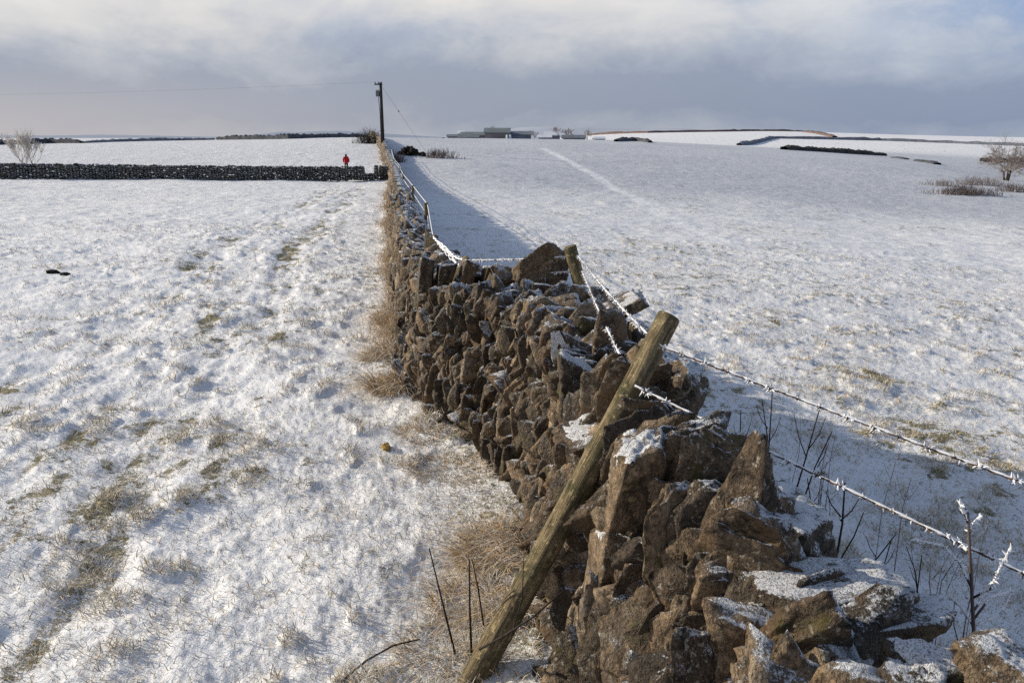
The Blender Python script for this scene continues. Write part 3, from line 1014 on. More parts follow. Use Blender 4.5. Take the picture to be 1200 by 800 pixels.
# distant hills (structure)
def hill(name, pix, Y, depth, mat):
    V = []; Q = []
    pts = [at(px, py, Y) for px, py in pix]
    for i, p in enumerate(pts):
        V += [[p[0], Y - depth, -16], [p[0], Y - depth * .3, p[2] - (p[2] + 16) * .25], [p[0], Y, p[2]], [p[0], Y + depth, -16]]
        if i:
            for j in range(3): Q.append([(i - 1) * 4 + j, i * 4 + j, i * 4 + j + 1, (i - 1) * 4 + j + 1])
    o = obj(name, mesh_np(name, np.array(V), [np.array(Q)], True), mat)
    return tag(o, None, None, None, "structure")


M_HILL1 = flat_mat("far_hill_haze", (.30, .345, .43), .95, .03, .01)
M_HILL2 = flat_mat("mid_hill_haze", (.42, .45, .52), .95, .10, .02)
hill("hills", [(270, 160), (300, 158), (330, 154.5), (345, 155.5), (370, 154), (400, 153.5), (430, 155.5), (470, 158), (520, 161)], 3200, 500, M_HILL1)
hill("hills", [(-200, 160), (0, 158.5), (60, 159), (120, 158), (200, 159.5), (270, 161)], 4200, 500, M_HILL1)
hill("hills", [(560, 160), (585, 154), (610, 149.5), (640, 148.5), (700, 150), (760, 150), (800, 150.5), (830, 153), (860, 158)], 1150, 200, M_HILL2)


# ------------------------------------------------------------------ fence posts
def post(name, base, top, r0, r1, label, group=None, mat=M_POST, chamfer=0.):
    base = np.asarray(base, float); top = np.asarray(top, float)
    L = np.linalg.norm(top - base)
    root = empty(name, base, label, "fence post", group)
    t = Vector(top - base).normalized()
    root.rotation_mode = 'QUATERNION'
    root.rotation_quaternion = t.to_track_quat('Z', 'Y')
    k = 28; m = 40
    zz = np.linspace(0, L, m)
    ang = np.arange(k) * 2 * np.pi / k
    V = []
    sd = random.random() * 50
    for z in zz:
        rr = r0 + (r1 - r0) * z / L
        P = np.stack([np.cos(ang), np.sin(ang), np.full(k, z * 1.6)], 1) + sd
        q = rr * (1 + .16 * (n3(P * 1.3, 3) - .5) + .10 * (n3(P * np.array([3, 3, 1.2]), 4) - .5))
        b = .012 * math.sin(z * 2.3 + sd)
        V.append(np.stack([q * np.cos(ang) + b, q * np.sin(ang), np.full(k, z)], 1))
    V = np.vstack(V)
    i = np.arange(m - 1)[:, None] * k; j = np.arange(k)[None, :]; j2 = (j + 1) % k
    Q = np.stack([i + j, i + j2, i + k + j2, i + k + j], -1).reshape(-1, 4)
    obj("shaft", mesh_np("shaft", V, [Q], True), mat, root)
    # sawn end: ring, inset ring, centre
    top_r = V[-k:]
    c = top_r.mean(0)
    ins = c + (top_r - c) * .9 + np.array([0, 0, .006])
    E = np.vstack([top_r, ins, c + np.array([0, 0, .007])])
    jj = np.arange(k)
    Q2 = np.stack([jj, (jj + 1) % k, k + (jj + 1) % k, k + jj], 1)
    T2 = np.stack([k + jj, k + (jj + 1) % k, np.full(k, 2 * k)], 1)
    obj("sawn_end", mesh_np("sawn_end", E, [Q2, T2], False), M_POST_END, root)
    return root


p_base = at(556, 800, 2.86); p_base[2] = min(p_base[2], .0) - .12
p_base = at(548, 812, 2.84)
p_top = at(784, 371, 3.32)
post("fence_post", p_base, p_top, .056, .051, "thick round wooden post leaning against the near wall and sawn off at the top")
q_base = at(690, 375, 6.05); q_top = at(668, 289, 6.05)
post("fence_post", q_base, q_top, .052, .048, "short upright post behind the peak of the wall with mossy yellow side")
r_base = at(521, 352, 6.85); r_top = at(549, 303, 6.95)
post("fence_post", r_base, r_top, .048, .042, "stubby leaning post with pale tip at the far corner of the wall")
s_base = at(494, 312, 9.2); s_top = at(510, 276, 9.3)
post("fence_post", s_base, s_top, .04, .036, "slim greenish post leaning among frosted wires past the corner")
far_posts = []
for k_, Y in enumerate([13.5, 20, 29, 41, 54, 70, 88]):
    Lb, Lt, Rt, Rb, zt = [float(v) for v in stn(Y)]
    x = Rt + .06
    g = float(zbase(x, Y))
    if k_ >= 0:
        b = np.array([x, Y, g - .1]); t_ = np.array([x + random.uniform(-.12, .12), Y, g + zt + random.uniform(.28, .4)])
        post("fence_post", b, t_, .04, .036, "thin weathered post on the far stretch of the wall", "far posts along the wall")
        far_posts.append(t_)


# ------------------------------------------------------------------ barbed wire
def spline(pts, step, sag=.0):
    out = []
    for a, b in zip(pts[:-1], pts[1:]):
        a = np.asarray(a); b = np.asarray(b)
        L = np.linalg.norm(b - a); k = max(2, int(L / step))
        for i in range(k):
            f = i / k
            p = a + (b - a) * f
            p = p - np.array([0, 0, 4 * sag * L * f * (1 - f)])
            out.append(p)
    out.append(np.asarray(pts[-1]))
    return np.array(out)


def barb_mesh():
    m = MB()
    for a in (.5, 2.2, 3.9, 5.4):
        d = np.array([.25 * math.cos(a * 2), math.cos(a), math.sin(a)]); d /= np.linalg.norm(d)
        m.tube([d * -.001, d * .009, d * .019], [.0022, .0019, .0006], 5)
    m.tube([(-.009, 0, .004), (0, .004, -.003), (.009, 0, .004)], .0038, 6)
    return m.mesh("barb", True)


BARB = barb_mesh(); BARB.materials.append(M_WIRE)


def frost_mesh():
    m = MB()
    r_ = np.random.default_rng(5)
    for i in range(16):
        d = r_.normal(0, 1, 3); d[2] += .5; d /= np.linalg.norm(d)
        L = r_.uniform(.010, .030)
        s0 = np.array([r_.uniform(-.014, .014), 0, 0])
        m.tube([s0, s0 + d * L * .5, s0 + d * L], [.0035, .0032, .0008], 5)
    return m.mesh("frost_crystal", False)


FROST = frost_mesh(); FROST.materials.append(M_FROST)


def barbed(pts_near, pts_far, label):
    O = np.asarray(pts_near[0])
    root = empty("barbed_wire", O, label, "barbed wire")
    C = spline(pts_near, .012, .008)
    t = np.gradient(C, axis=0); t /= np.linalg.norm(t, axis=1)[:, None]
    a = np.cross(t, [0, 0, 1.]); a /= np.linalg.norm(a, axis=1)[:, None]
    b = np.cross(a, t)
    s = np.concatenate([[0], np.cumsum(np.linalg.norm(np.diff(C, axis=0), axis=1))])
    ph = s * 2 * math.pi / .085
    w = MB()
    for o_ in (0, math.pi):
        w.tube(C - O + .0030 * (np.cos(ph + o_)[:, None] * a + np.sin(ph + o_)[:, None] * b), .0026, 6)
    if len(pts_far):
        w.tube(np.array([pts_near[-1]] + list(pts_far)) - O, .006, 5)
    w.build("strand", M_WIRE, root, True)
    # rime on top of the strand
    fr = MB()
    nz = n3(np.stack([s * 30, s * 0, s * 0], 1), 9)
    fr.tube(C - O + b * .0036, np.maximum(.0002, np.where(C[:, 1] > 3.4, .0004, .0002) + .0062 * nz), 6)
    # loose crystals along the whole run (denser past the leaning post)
    rs = np.random.default_rng(7)
    for i in range(0, len(C), 2):
        y = C[i, 1]
        dense = 1.0 if y > 3.4 else .4
        if rs.random() > dense: continue
        d = a[i] * rs.normal(0, .7) + b[i] * rs.normal(.3, 1.) + t[i] * rs.normal(0, .4)
        d /= np.linalg.norm(d)
        L = rs.uniform(.005, .020)
        p = C[i] - O
        fr.tube([p, p + d * L], [.0032, .001], 4, False)
    if len(pts_far):
        F_ = spline([pts_near[-1]] + list(pts_far), .25, .0)
        fr.tube(F_ - O + np.array([0, 0, .008]), np.interp(F_[:, 1], [7, 15, 40, 80], [.005, .006, .009, .014]), 5)
    f = fr.build("rime", M_FROST, root, False)
    f["kind"] = "stuff"
    # barbs
    nb = 0; nxt = .03
    for i in range(len(C)):
        if s[i] < nxt: continue
        nxt = s[i] + random.uniform(.075, .115)
        if nb >= 95: break
        nb += 1
        ob = bpy.data.objects.new("barb", BARB); link(ob, root)
        ob.rotation_mode = 'QUATERNION'
        qx = Vector(t[i]).to_track_quat('X', 'Z')
        ob.rotation_quaternion = qx
        ob.location = C[i] - O
        if True:
            oc = bpy.data.objects.new("frost_crystal", FROST); link(oc, ob)
            oc.rotation_euler = (random.uniform(0, 6.28), 0, 0)
            k = random.uniform(.5, 1.0); oc.scale = (k, k, k)
    return root


def far_chain(dz):
    return [p + np.array([.02, 0, dz]) for p in far_posts]


# where each strand meets the near leaning post, the peak post and the corner post
pa = at(771, 404, 3.25); pb = at(745, 453, 3.17)
ra = at(1200, 556, 2.45); rb = at(1200, 661, 2.28)
ra2 = pa + (ra - pa) * 3.0; rb2 = pb + (rb - pb) * 3.0
qa = at(677, 300, 6.0); qb = at(682, 318, 6.0)
la = at(546, 305, 6.9); lb = at(538, 322, 6.85)
sa_ = at(508, 281, 9.3); sb_ = at(503, 291, 9.25)
fa_ = far_chain(-.03); fb_ = far_chain(-.22)
barbed([ra2, pa, qa, la, sa_], fa_, "upper frosted barbed wire nailed near the top of the leaning post")
barbed([rb2, pb, qb, lb, sb_], fb_, "lower frosted barbed wire below the other strand on the leaning post")
# fallen frosted bundle beside the corner post
m = MB()
e0 = at(513, 283, 8.6)
for k_ in range(3):
    c1 = [at(508 + 2 * k_, 278 + 3 * k_, 8.7), at(522 + k_, 290 + 4 * k_, 8.0), at(533 + 4 * k_, 302 + k_ * 8, 7.2), at(545 - 5 * k_, 305 + 9 * k_, 6.9)]
    c1 = spline(c1, .03); c1 = c1 + rng.normal(0, .006, c1.shape); m.tube(c1 - e0, (.010 - .002 * k_) * rng.uniform(.5, 1.2, len(c1)), 6)
o = m.build("frosted_branch", M_FROST, None, True, e0)
tag(o, "white rime covered broken branches lying by the stubby corner post", "branch")


# ------------------------------------------------------------------ grass
def blades(P, hgt, az, lean, width, droop, col, tipcol, seg=3, curl=None):
    """P (n,3) base; returns verts, quads, tris, colours.  One curved tapering ribbon each."""
    n = len(P)
    d = np.stack([np.cos(az), np.sin(az), np.zeros(n)], 1)
    side = np.stack([-np.sin(az), np.cos(az), np.zeros(n)], 1)
    # random twist of the ribbon about its own axis
    tw = rng.uniform(0, np.pi, n)
    wv = side * np.cos(tw)[:, None] + d * np.sin(tw)[:, None]
    V = []; C = []
    for k in range(seg + 1):
        f = k / seg
        up = hgt * (f * np.cos(lean * f) - droop * f * f * .5)
        out = hgt * np.sin(lean) * (f ** 1.4) + hgt * droop * f * f * .6
        c = P + d * out[:, None] + np.array([0, 0, 1.]) * up[:, None]
        if curl is not None: c = c + side * (curl * hgt * f * f)[:, None]
        cc = col * (1 - f) + tipcol * f
        if k < seg:
            w = width * (1 - .75 * f)
            V += [c - wv * w[:, None], c + wv * w[:, None]]; C += [cc, cc]
        else:
            V.append(c); C.append(cc)
    m_ = len(V)
    V = np.stack(V, 1).reshape(-1, 3); C = np.stack(C, 1).reshape(-1, 3)
    b = np.arange(n)[:, None] * m_
    Q = np.concatenate([b + np.array([[2 * k, 2 * k + 1, 2 * k + 3, 2 * k + 2]]) for k in range(seg - 1)]) if seg > 1 else np.zeros((0, 4), int)
    T = b + np.array([[2 * seg - 2, 2 * seg - 1, 2 * seg]])
    return V, Q, T, np.concatenate([C, np.ones((len(C), 1))], 1)


STRAW = np.array([[.66, .47, .24], [.60, .38, .17], [.70, .56, .34], [.48, .28, .12], [.72, .64, .48]])
FROSTC = np.array([[.70, .69, .66], [.62, .58, .50], [.76, .76, .76], [.55, .49, .38]])
OLIVE = np.array([[.22, .20, .09], [.30, .26, .13], [.16, .16, .07], [.38, .33, .19]])


def pick(pal, n, j=.12):
    return pal[rng.integers(0, len(pal), n)] * (1 + rng.normal(0, j, (n, 1)))


def grass_obj(name, parts, parent=None, loc=None):
    V = []; Q = []; T = []; C = []; n = 0
    for v, q, t, c in parts:
        V.append(v); Q.append(q + n); T.append(t + n); C.append(c); n += len(v)
    V = np.vstack(V)
    if loc is not None: V = V - np.asarray(loc)
    me = mesh_np(name, V, [np.vstack(Q), np.vstack(T)], True, {'col': ('FLOAT_COLOR', np.vstack(C))})
    return obj(name, me, M_BLADE, parent, loc)


def field_grass():
    # candidates spread with density falling with distance, kept where the snow is thin
    n = 700000
    r = np.exp(rng.uniform(math.log(2.3), math.log(26), n)); th = rng.uniform(R(-38), R(38), n)
    x = r * np.sin(th); y = r * np.cos(th)
    Lb, Lt, Rt, Rb, zt = stn(y)
    ok = (x < Lb - .02) | (x > Rb + .02)
    x, y, r = x[ok], y[ok], r[ok]
    h, bare, thin = micro(x, y)
    clump = sm(.50, .72, n2(x * 7, y * 7, 61)) * sm(.35, .65, n2(x * 2.2, y * 2.2, 62))
    left = x < stn(y)[0]
    pr = np.clip((bare - .18) * .9, 0, .9) + .60 * clump + .09
    pr = pr * np.where(left, 1, 1.25) * np.interp(r, [2, 5, 10, 26], [.55, .50, .36, .28])
    ok = rng.random(len(x)) < pr
    x, y, r, bare, clump, left, h = x[ok], y[ok], r[ok], bare[ok], clump[ok], left[ok], h[ok]
    z = zbase(x, y) + h - .006
    n = len(x)
    hg = (.025 + .055 * rng.random(n) ** 1.6 + .050 * clump) * np.where(left, 1, .85)
    f = rng.random(n)
    c0 = np.where((f < .30)[:, None], pick(STRAW, n), np.where((f < .62)[:, None], pick(FROSTC, n, .06), pick(OLIVE, n)))
    c1 = np.where((rng.random(n) < .72)[:, None], pick(FROSTC, n, .06) * 1.1, pick(STRAW, n))
    wd = np.interp(r, [2, 8, 26], [.0016, .0028, .0065]) * rng.uniform(.7, 1.5, n)
    az = rng.uniform(0, 2 * np.pi, n)
    part = blades(np.stack([x, y, z], 1), hg, az, rng.uniform(.2, 1.25, n), wd, rng.uniform(.1, .9, n), c0, c1, 2, rng.normal(0, .2, n))
    o = grass_obj("grass", [part])
    tag(o, "short frosted grass blades poking through the snow", "grass", None, "stuff")
    return n


NG = field_grass()


def tussock(px, py, Y, rad, n, hmin, hmax, label, straw=.7, group="straw tussocks along the foot of the wall", stretch=1., hang=(-1, -.2)):
    c = hit(px, py, 1.5, 60) if Y is None else None
    if Y is not None:
        d = ray(px, py); xx = d[0] * Y / d[1]
        c = np.array([xx, Y, float(zbase(xx, Y))])
    a = rng.uniform(0, 2 * np.pi, n); q = np.sqrt(rng.random(n)) * rad
    x = c[0] + q * np.cos(a); y = c[1] + q * np.sin(a) * stretch
    Lb = stn(y)[0]
    x = np.minimum(x, Lb + .10)
    z = zf(x, y) - .01
    az0 = math.atan2(hang[1], hang[0])
    az = np.where(rng.random(n) < .6, az0 + rng.normal(0, .8, n), a + rng.normal(0, .4, n))
    hg = rng.uniform(hmin, hmax, n) * rng.uniform(.4, 1, n) * (.5 + .8 * n2(x * 9, y * 9, 41))
    f = rng.random(n)
    straw *= .85
    c0 = np.where((f < straw)[:, None], pick(STRAW, n, .28) * np.array([.80, .72, .62]), pick(FROSTC, n, .06))
    c1 = np.where((rng.random(n) < straw * .85)[:, None], pick(STRAW, n, .15), pick(FROSTC, n, .06))
    part = blades(np.stack([x, y, z], 1), hg, az, rng.uniform(.3, 1.5, n), rng.uniform(.0016, .0034, n) * max(1., Y / 4 if Y else 1), rng.uniform(.2, 1.4, n), c0, c1, 5, rng.normal(0, .35, n))
    o = grass_obj("grass_tussock", [part], None, c)
    return tag(o, label, "grass tussock", group)


tussock(588, 640, 3.95, .26, 1300, .14, .34, "bright straw tussock at the wall foot above the leaning post", .85)
tussock(556, 690, 3.45, .22, 800, .10, .26, "tangled straw clump left of the leaning post", .75)
tussock(592, 715, 3.3, .14, 380, .12, .28, "straw wisps between wall stones and the leaning post", .8)
tussock(528, 765, 3.05, .25, 900, .06, .16, "frosty flattened straw by the foot of the leaning post", .6)
tussock(462, 452, 6.85, .26, 800, .20, .42, "orange straw tussock at the bottom left corner of the wall", .92)
tussock(452, 412, 7.9, .26, 850, .16, .36, "frost topped straw tussock left of the wall corner", .6)
tussock(466, 372, 9.6, .3, 700, .2, .42, "tall tawny tussock where the wall runs away", .8)
tussock(530, 545, 5.1, .3, 900, .06, .15, "low yellowed grass under the bulging wall face", .75)
tussock(505, 500, 5.8, .28, 700, .06, .15, "short yellow turf by the lower wall corner", .75)


def verge():
    n = 13000
    y = np.exp(rng.uniform(math.log(8), math.log(120), n))
    Lb = stn(y)[0]
    x = Lb + .12 - np.abs(rng.normal(0, .16, n)) * np.where(y > 60, 1.2, 1) * (.4 + n2(y * .8, y * 0, 71))
    z = zf(x, y) - .02
    hg = rng.uniform(.10, .50, n) * (.20 + 1.2 * n2(y * .6 + 5, y * 0, 72))
    c0 = np.where((rng.random(n) < .85)[:, None], pick(STRAW, n, .25) * np.array([.74, .61, .46]), pick(FROSTC, n) * .8)
    c1 = np.where((rng.random(n) < .6)[:, None], pick(STRAW, n, .25) * .8, pick(FROSTC, n))
    part = blades(np.stack([x, y, z], 1), hg, rng.uniform(0, 6.28, n), rng.uniform(.05, .8, n), np.interp(y, [8, 20, 60, 120], [.002, .004, .012, .02]), rng.uniform(.1, 1, n), c0, c1, 4, rng.normal(0, .3, n))
    o = grass_obj("rough_grass", [part])
    tag(o, "tawny rough grass fringing the foot of the receding wall", "grass", None, "stuff")


verge()


# ------------------------------------------------------------------ twigs, saplings, trees
def grow(m, p, d, L, r, depth, spread, rs, tips=None, bend=.25, kids=(2, 3), up=.15, k=5, minr=.0008, ratio=.72):
    n = 4
    pts = [p]; dd = d / np.linalg.norm(d)
    for i in range(n):
        dd = dd + rs.normal(0, bend * .35, 3) + np.array([0, 0, up * .2]); dd /= np.linalg.norm(dd)
        pts.append(pts[-1] + dd * L / n)
    m.tube(pts, np.linspace(r, r * .62, n + 1), k, False)
    if tips is not None: tips.append((pts[-1], dd))
    if depth <= 0: return
    for q in range(rs.integers(kids[0], kids[1] + 1)):
        f = rs.uniform(.35, 1.) if q else 1.
        i = min(n, int(round(f * n)))
        ax = rs.normal(0, 1, 3); nd = dd + spread * ax / np.linalg.norm(ax) + np.array([0, 0, up])
        grow(m, np.array(pts[i]), nd, L * rs.uniform(ratio - .14, ratio + .1), max(minr, r * .58), depth - 1, spread, rs, tips, bend, kids, up, max(3, k - 1), minr, ratio)


def tree(name, base, height, label, seed, stems=1, depth=5, spread=.75, trunk_r=.12, trunk_f=.3, mat_t=M_TWIG, mat_c=M_TWIGF, minr=.012, up=.12, ratio=.74, kids=(2, 4), lean=(0, 0), narrow=1., nb=5):
    rs = np.random.default_rng(seed)
    root = empty(name, base, label, "tree")
    mt = MB(); mc = MB()
    for s_ in range(stems):
        a = s_ * 2 * math.pi / max(1, stems) + rs.uniform(0, 1)
        o_ = np.array([math.cos(a), math.sin(a), 0]) * (.25 if stems > 1 else 0)
        top = o_ * (1 + .9 * narrow if stems > 1 else 1) + np.array([lean[0], lean[1], height * trunk_f * rs.uniform(.85, 1.1)])
        pts = [o_ - np.array([0, 0, .15]), o_ * 1.2 + (top - o_) * .35, o_ * .6 + top * .6, top]
        mt.tube(pts, [trunk_r * 1.25, trunk_r, trunk_r * .85, trunk_r * .7], 7)
        for b in range(nb if stems == 1 else 3 + (nb - 5)):
            ax = rs.normal(0, 1, 3); ax[2] = abs(ax[2]) * .8 + .35; ax[:2] *= narrow; ax /= np.linalg.norm(ax)
            st_ = pts[3] if b < 3 else pts[2] + (pts[3] - pts[2]) * rs.random()
            grow(mc, np.array(st_), ax, height * .30 * rs.uniform(.8, 1.1), trunk_r * .5, depth, spread, rs, None, .3, kids, up, 5, minr, ratio)
    mt.build("trunk", mat_t, root, True)
    mc.build("crown", mat_c, root, True)
    return root


tb = np.array([*at(32, 190, 62)[:2], 0]); tb[2] = float(zbase(tb[0], tb[1]))
tree("frosted_tree", tb, 3.3, "small multi-stemmed tree white with frost behind the crossing wall", 4, stems=4, depth=4, spread=.42, trunk_r=.045, trunk_f=.36, mat_c=M_TWIGP, minr=.011, up=.30, ratio=.66, narrow=.4, nb=7)
tb = hit(1180, 204, 60, 200); tb = np.array([*at(1180, 205, 118)[:2], 0]); tb[2] = float(zbase(tb[0], tb[1]))
tree("bare_tree", tb, 6.6, "spreading leafless grey tree at the right edge in the valley", 9, stems=3, depth=4, spread=.85, trunk_r=.14, trunk_f=.22, mat_c=M_TWIGF, minr=.014, up=.02, kids=(3, 4), nb=7)


def shrub(name, px, py, Y, w, h, n, label, mat, group=None, dpt=1., rad=.01):
    c = at(px, py, Y); c[2] = float(zbase(c[0], c[1]))
    rs = np.random.default_rng(int(px * 7 + py))
    m = MB()
    for i in range(n):
        p = np.array([rs.normal(0, w * .28), rs.normal(0, dpt * .4), 0])
        z0 = float(zbase(c[0] + p[0], c[1] + p[1])) - c[2]
        p[2] = z0 - .05
        hh = h * rs.uniform(.35, 1.) * math.exp(-(p[0] / w * 1.6) ** 2)
        d = np.array([rs.normal(0, .4), rs.normal(0, .4), 1.])
        grow(m, p, d, hh, rad, 1, .7, rs, None, .3, (2, 3), .15, 4, rad * .5, .6)
    o = m.build(name, mat, None, False, c)
    return tag(o, label, "shrub", group)


M_BRUSHD = flat_mat("dark_brush", (.06, .05, .042), .9, .4, 3)
shrub("shrub", 1133, 217, 84, 6.6, .95, 420, "brown low brush patch nearest the viewer on the right slope", M_BRUSH, None, 2.0, .02)
shrub("shrub", 1150, 203, 100, 7, 1.0, 300, "greyish scrub just below the right hand bare tree", M_TWIGF, None, 2., .02)
shrub("shrub", 1105, 203, 96, 4.5, .7, 160, "frosty scrub left of the brown brush patch", M_TWIGF, None, 1.5, .018)
shrub("shrub", 1190, 208, 92, 4, .9, 160, "scrub at the picture's right edge under the tree", M_BRUSH, None, 1.5, .02)
shrub("shrub", 515, 178, 96, 4.4, 1.0, 170, "brown twiggy bush right of the power pole", M_BRUSH, None, 1.2, .02)
shrub("shrub", 432, 162.5, 128, 3.8, 1.9, 170, "dark bush on the skyline left of the power pole", M_BRUSHD, None, 1.2, .03)
shrub("shrub", 462, 180, 88, 2.2, 1.1, 160, "reddish brown brambles on the wall beneath the power pole", M_BRUSH, None, 1.5, .02)

# dark heap right of the pole
hp = at(480, 177, 100); hp[2] = float(zbase(hp[0], hp[1]))
lst = []
rs = np.random.default_rng(3)
for i in range(60):
    x = rs.normal(0, .9); lst.append(dict(c=hp + np.array([x, rs.normal(0, .6), max(.1, .75 * math.exp(-(x / 1.1) ** 2) * rs.random() + .1)]), R=euler(*rs.uniform(0, 3, 3)), s=rs.uniform(.2, .42, 3)))
hroot = empty("rubble_heap", hp, "low dark heap against the wall right of the power pole", "stone heap")
ho = join_stones("rubble", lst, hroot, M_CORE); ho.location = tuple(-hp)

# frosted sapling at lower right and dark stems right of the wall
def sapling(name, base, pts, r, mat, label, cat="sapling", group=None, twigs=(), frost=True):
    base = np.asarray(base)
    root = empty(name, base, label, cat, group)
    m = MB(); P = np.array(pts) - base
    m.tube(P, np.linspace(r, r * .5, len(P)), 7)
    m.build("stem", mat, root, True)
    for tw in twigs:
        m = MB(); T = np.array(tw) - base
        m.tube(T, np.linspace(r * .55, r * .25, len(T)), 5)
        t = m.build("twig", mat, root, True)
        if frost:
            fm = MB(); rs_ = np.random.default_rng(len(tw) + int(abs(T[0, 0]) * 1000))
            D = spline(list(T), .008)
            half = D[len(D) // 6:]
            for p in half:
                for _ in range(2):
                    d = rs_.normal(0, 1, 3) + np.array([0, 0, .5]); d /= np.linalg.norm(d)
                    fm.tube([p, p + d * rs_.uniform(.008, .022)], [.0042, .001], 4, False)
            fm.tube(half + np.array([0, 0, r * .3]), r * .45 * rs_.uniform(.5, 1.5, len(half)), 6)
            fo = fm.build("frost", M_FROST, t, False); fo["kind"] = "stuff"
    return root


YS = 2.25
A_ = lambda x, y, dy=0: at(x, y, YS + dy)
gb = A_(1143, 785)
sapling("frosted_sapling", [gb[0], gb[1], float(zbase(gb[0], gb[1]))], [[gb[0], gb[1], float(zbase(gb[0], gb[1]))], A_(1143, 785), A_(1140, 720), A_(1137, 660), A_(1134, 600)], .0075, M_BRUSH,
        "thin sapling with white rimed twigs beside the wall at lower right",
        twigs=[[A_(1139, 690), A_(1125, 660, .05), A_(1105, 640, .1), A_(1072, 632, .12)],
               [A_(1140, 700), A_(1160, 690, -.05), A_(1172, 665, -.08), A_(1184, 643, -.1)],
               [A_(1141, 715), A_(1155, 695, .05), A_(1167, 680, .1), A_(1178, 660, .1)],
               [A_(1141, 725), A_(1160, 700, .02), A_(1185, 692, .05), A_(1172, 720, .06), A_(1145, 732, .05)],
               [A_(1142, 735), A_(1125, 710, .1), A_(1110, 697, .14)],
               [A_(1137, 650), A_(1125, 635, .05), A_(1110, 628, .06)],
               [A_(1135, 625), A_(1142, 612), A_(1150, 605)],
               [A_(1134, 612), A_(1128, 598), A_(1125, 588)]])


def stemset(specs, label, group, mat=None):
    for (x0, y0, x1, y1, Y, r, tw) in specs:
        b = at(x0, y0, Y); g = float(zbase(b[0], b[1]))
        mid = at((x0 + x1) / 2 + random.uniform(-4, 4), (y0 + y1) / 2, Y + .02)
        t = at(x1, y1, Y + .05)
        b2 = np.array([b[0], b[1], min(b[2], g)])
        tws = []
        for (f, dx, dy) in tw:
            s0 = at(x0 + (x1 - x0) * f, y0 + (y1 - y0) * f, Y + .03)
            tws.append([s0, at(x0 + (x1 - x0) * f + dx * .6, y0 + (y1 - y0) * f + dy * .45, Y + .04), at(x0 + (x1 - x0) * f + dx, y0 + (y1 - y0) * f + dy, Y + .08)])
        pts = [b2, b, mid, t] if b[2] - g > .05 else [b2, mid, t]
        sapling("leafless_shoot", b2, pts, r, mat or M_TWIG, label, "stem", group, tws, False)


stemset([(890, 590, 905, 455, 3.3, .0045, [(.5, 18, -35), (.65, -14, -28)]),
         (905, 590, 893, 470, 3.35, .004, [(.4, -10, -40)]),
         (925, 600, 960, 480, 3.3, .005, [(.55, -14, -50), (.6, 22, -40)]),
         (940, 590, 975, 505, 3.25, .0045, [(.5, 14, -30)]),
         (978, 665, 990, 565, 2.8, .006, [(.55, 22, -26), (.6, -18, -30)]),
         (985, 655, 1012, 600, 2.8, .004, []),
         (955, 640, 946, 560, 2.9, .004, [(.6, 12, -20)]),
         (1003, 680, 1050, 625, 2.75, .004, [(.5, -12, -25)]),
         (1025, 690, 1045, 630, 2.7, .0035, [(.4, 16, -24)]),
         (1070, 720, 1080, 650, 2.7, .0035, [(.5, -9, -22)]),
         (1076, 700, 1062, 640, 2.75, .003, []),
         (870, 560, 868, 480, 3.5, .004, [(.5, 12, -30), (.5, -10, -22)]),
         (1125, 760, 1118, 705, 2.7, .003, [])],
        "thin dark leafless stem standing in the snow right of the wall", "leafless stems right of the wall")

_sh = []
for i in range(15):
    yb = random.uniform(560, 735); xb = 860 + (yb - 540) * 1.0 + random.uniform(25, 130); Y_ = float(np.interp(yb, [560, 735], [3.6, 2.75]))
    hh_ = random.uniform(35, 95); lx = random.gauss(6, 18)
    _sh.append((xb, yb, xb + lx, yb - hh_, Y_, random.uniform(.0018, .0032), [(random.uniform(.35, .75), random.choice((-1, 1)) * random.uniform(8, 20), -random.uniform(15, 35)) for _ in range(random.choice((0, 1, 2)))]))
stemset(_sh, "pale frosted leafless stem standing in the snow right of the wall", "frosted stems right of the wall", M_TWIGF)

# dark stems by the leaning post
for k_, (x0, y0, x1, y1, Y, r, lab) in enumerate([
        (535, 758, 503, 642, 3.0, .0055, "dark dead stem leaning left in straw, furthest left of the leaning post"),
        (553, 762, 550, 655, 2.95, .006, "upright dark dead stem just left of the leaning post"),
        (569, 712, 553, 655, 3.15, .0045, "short dark stem touching the upright one near the leaning post")]):
    b = at(x0, y0, Y); b[2] = min(b[2], float(zbase(b[0], b[1])))
    sapling("dead_weed", b, [b, at((x0 + x1) / 2 - 1, (y0 + y1) / 2 + 3, Y + .01), at(x1, y1, Y + .02)], r, M_TWIG, lab, "stem")
b = at(470, 772, 2.98); b[2] = float(zs(b[0], b[1])) + .02
gz = lambda px, py, up: (lambda h_: np.array([h_[0], h_[1], zs(h_[0], h_[1]) + up]))(hit(px, py, 1.5, 20))
sapling("fallen_twig", gz(400, 800, .02), [gz(400, 800, .02), gz(430, 782, .05), gz(462, 765, .05), gz(492, 753, .03)], .006, M_TWIG, "dark bare twig lying on the snow at the bottom edge", "twig")
sapling("bramble", at(562, 760, 2.8), [at(562, 760, 2.8), at(590, 745, 2.62), at(625, 722, 2.6), at(660, 692, 2.62)], .006, M_TWIG, "arching reddish bramble across the foot of the leaning post", "bramble", None,
        [[at(600, 742, 2.62), at(612, 700, 2.62), at(614, 650, 2.64)], [at(640, 712, 2.6), at(655, 715, 2.6), at(672, 728, 2.62)]], False)

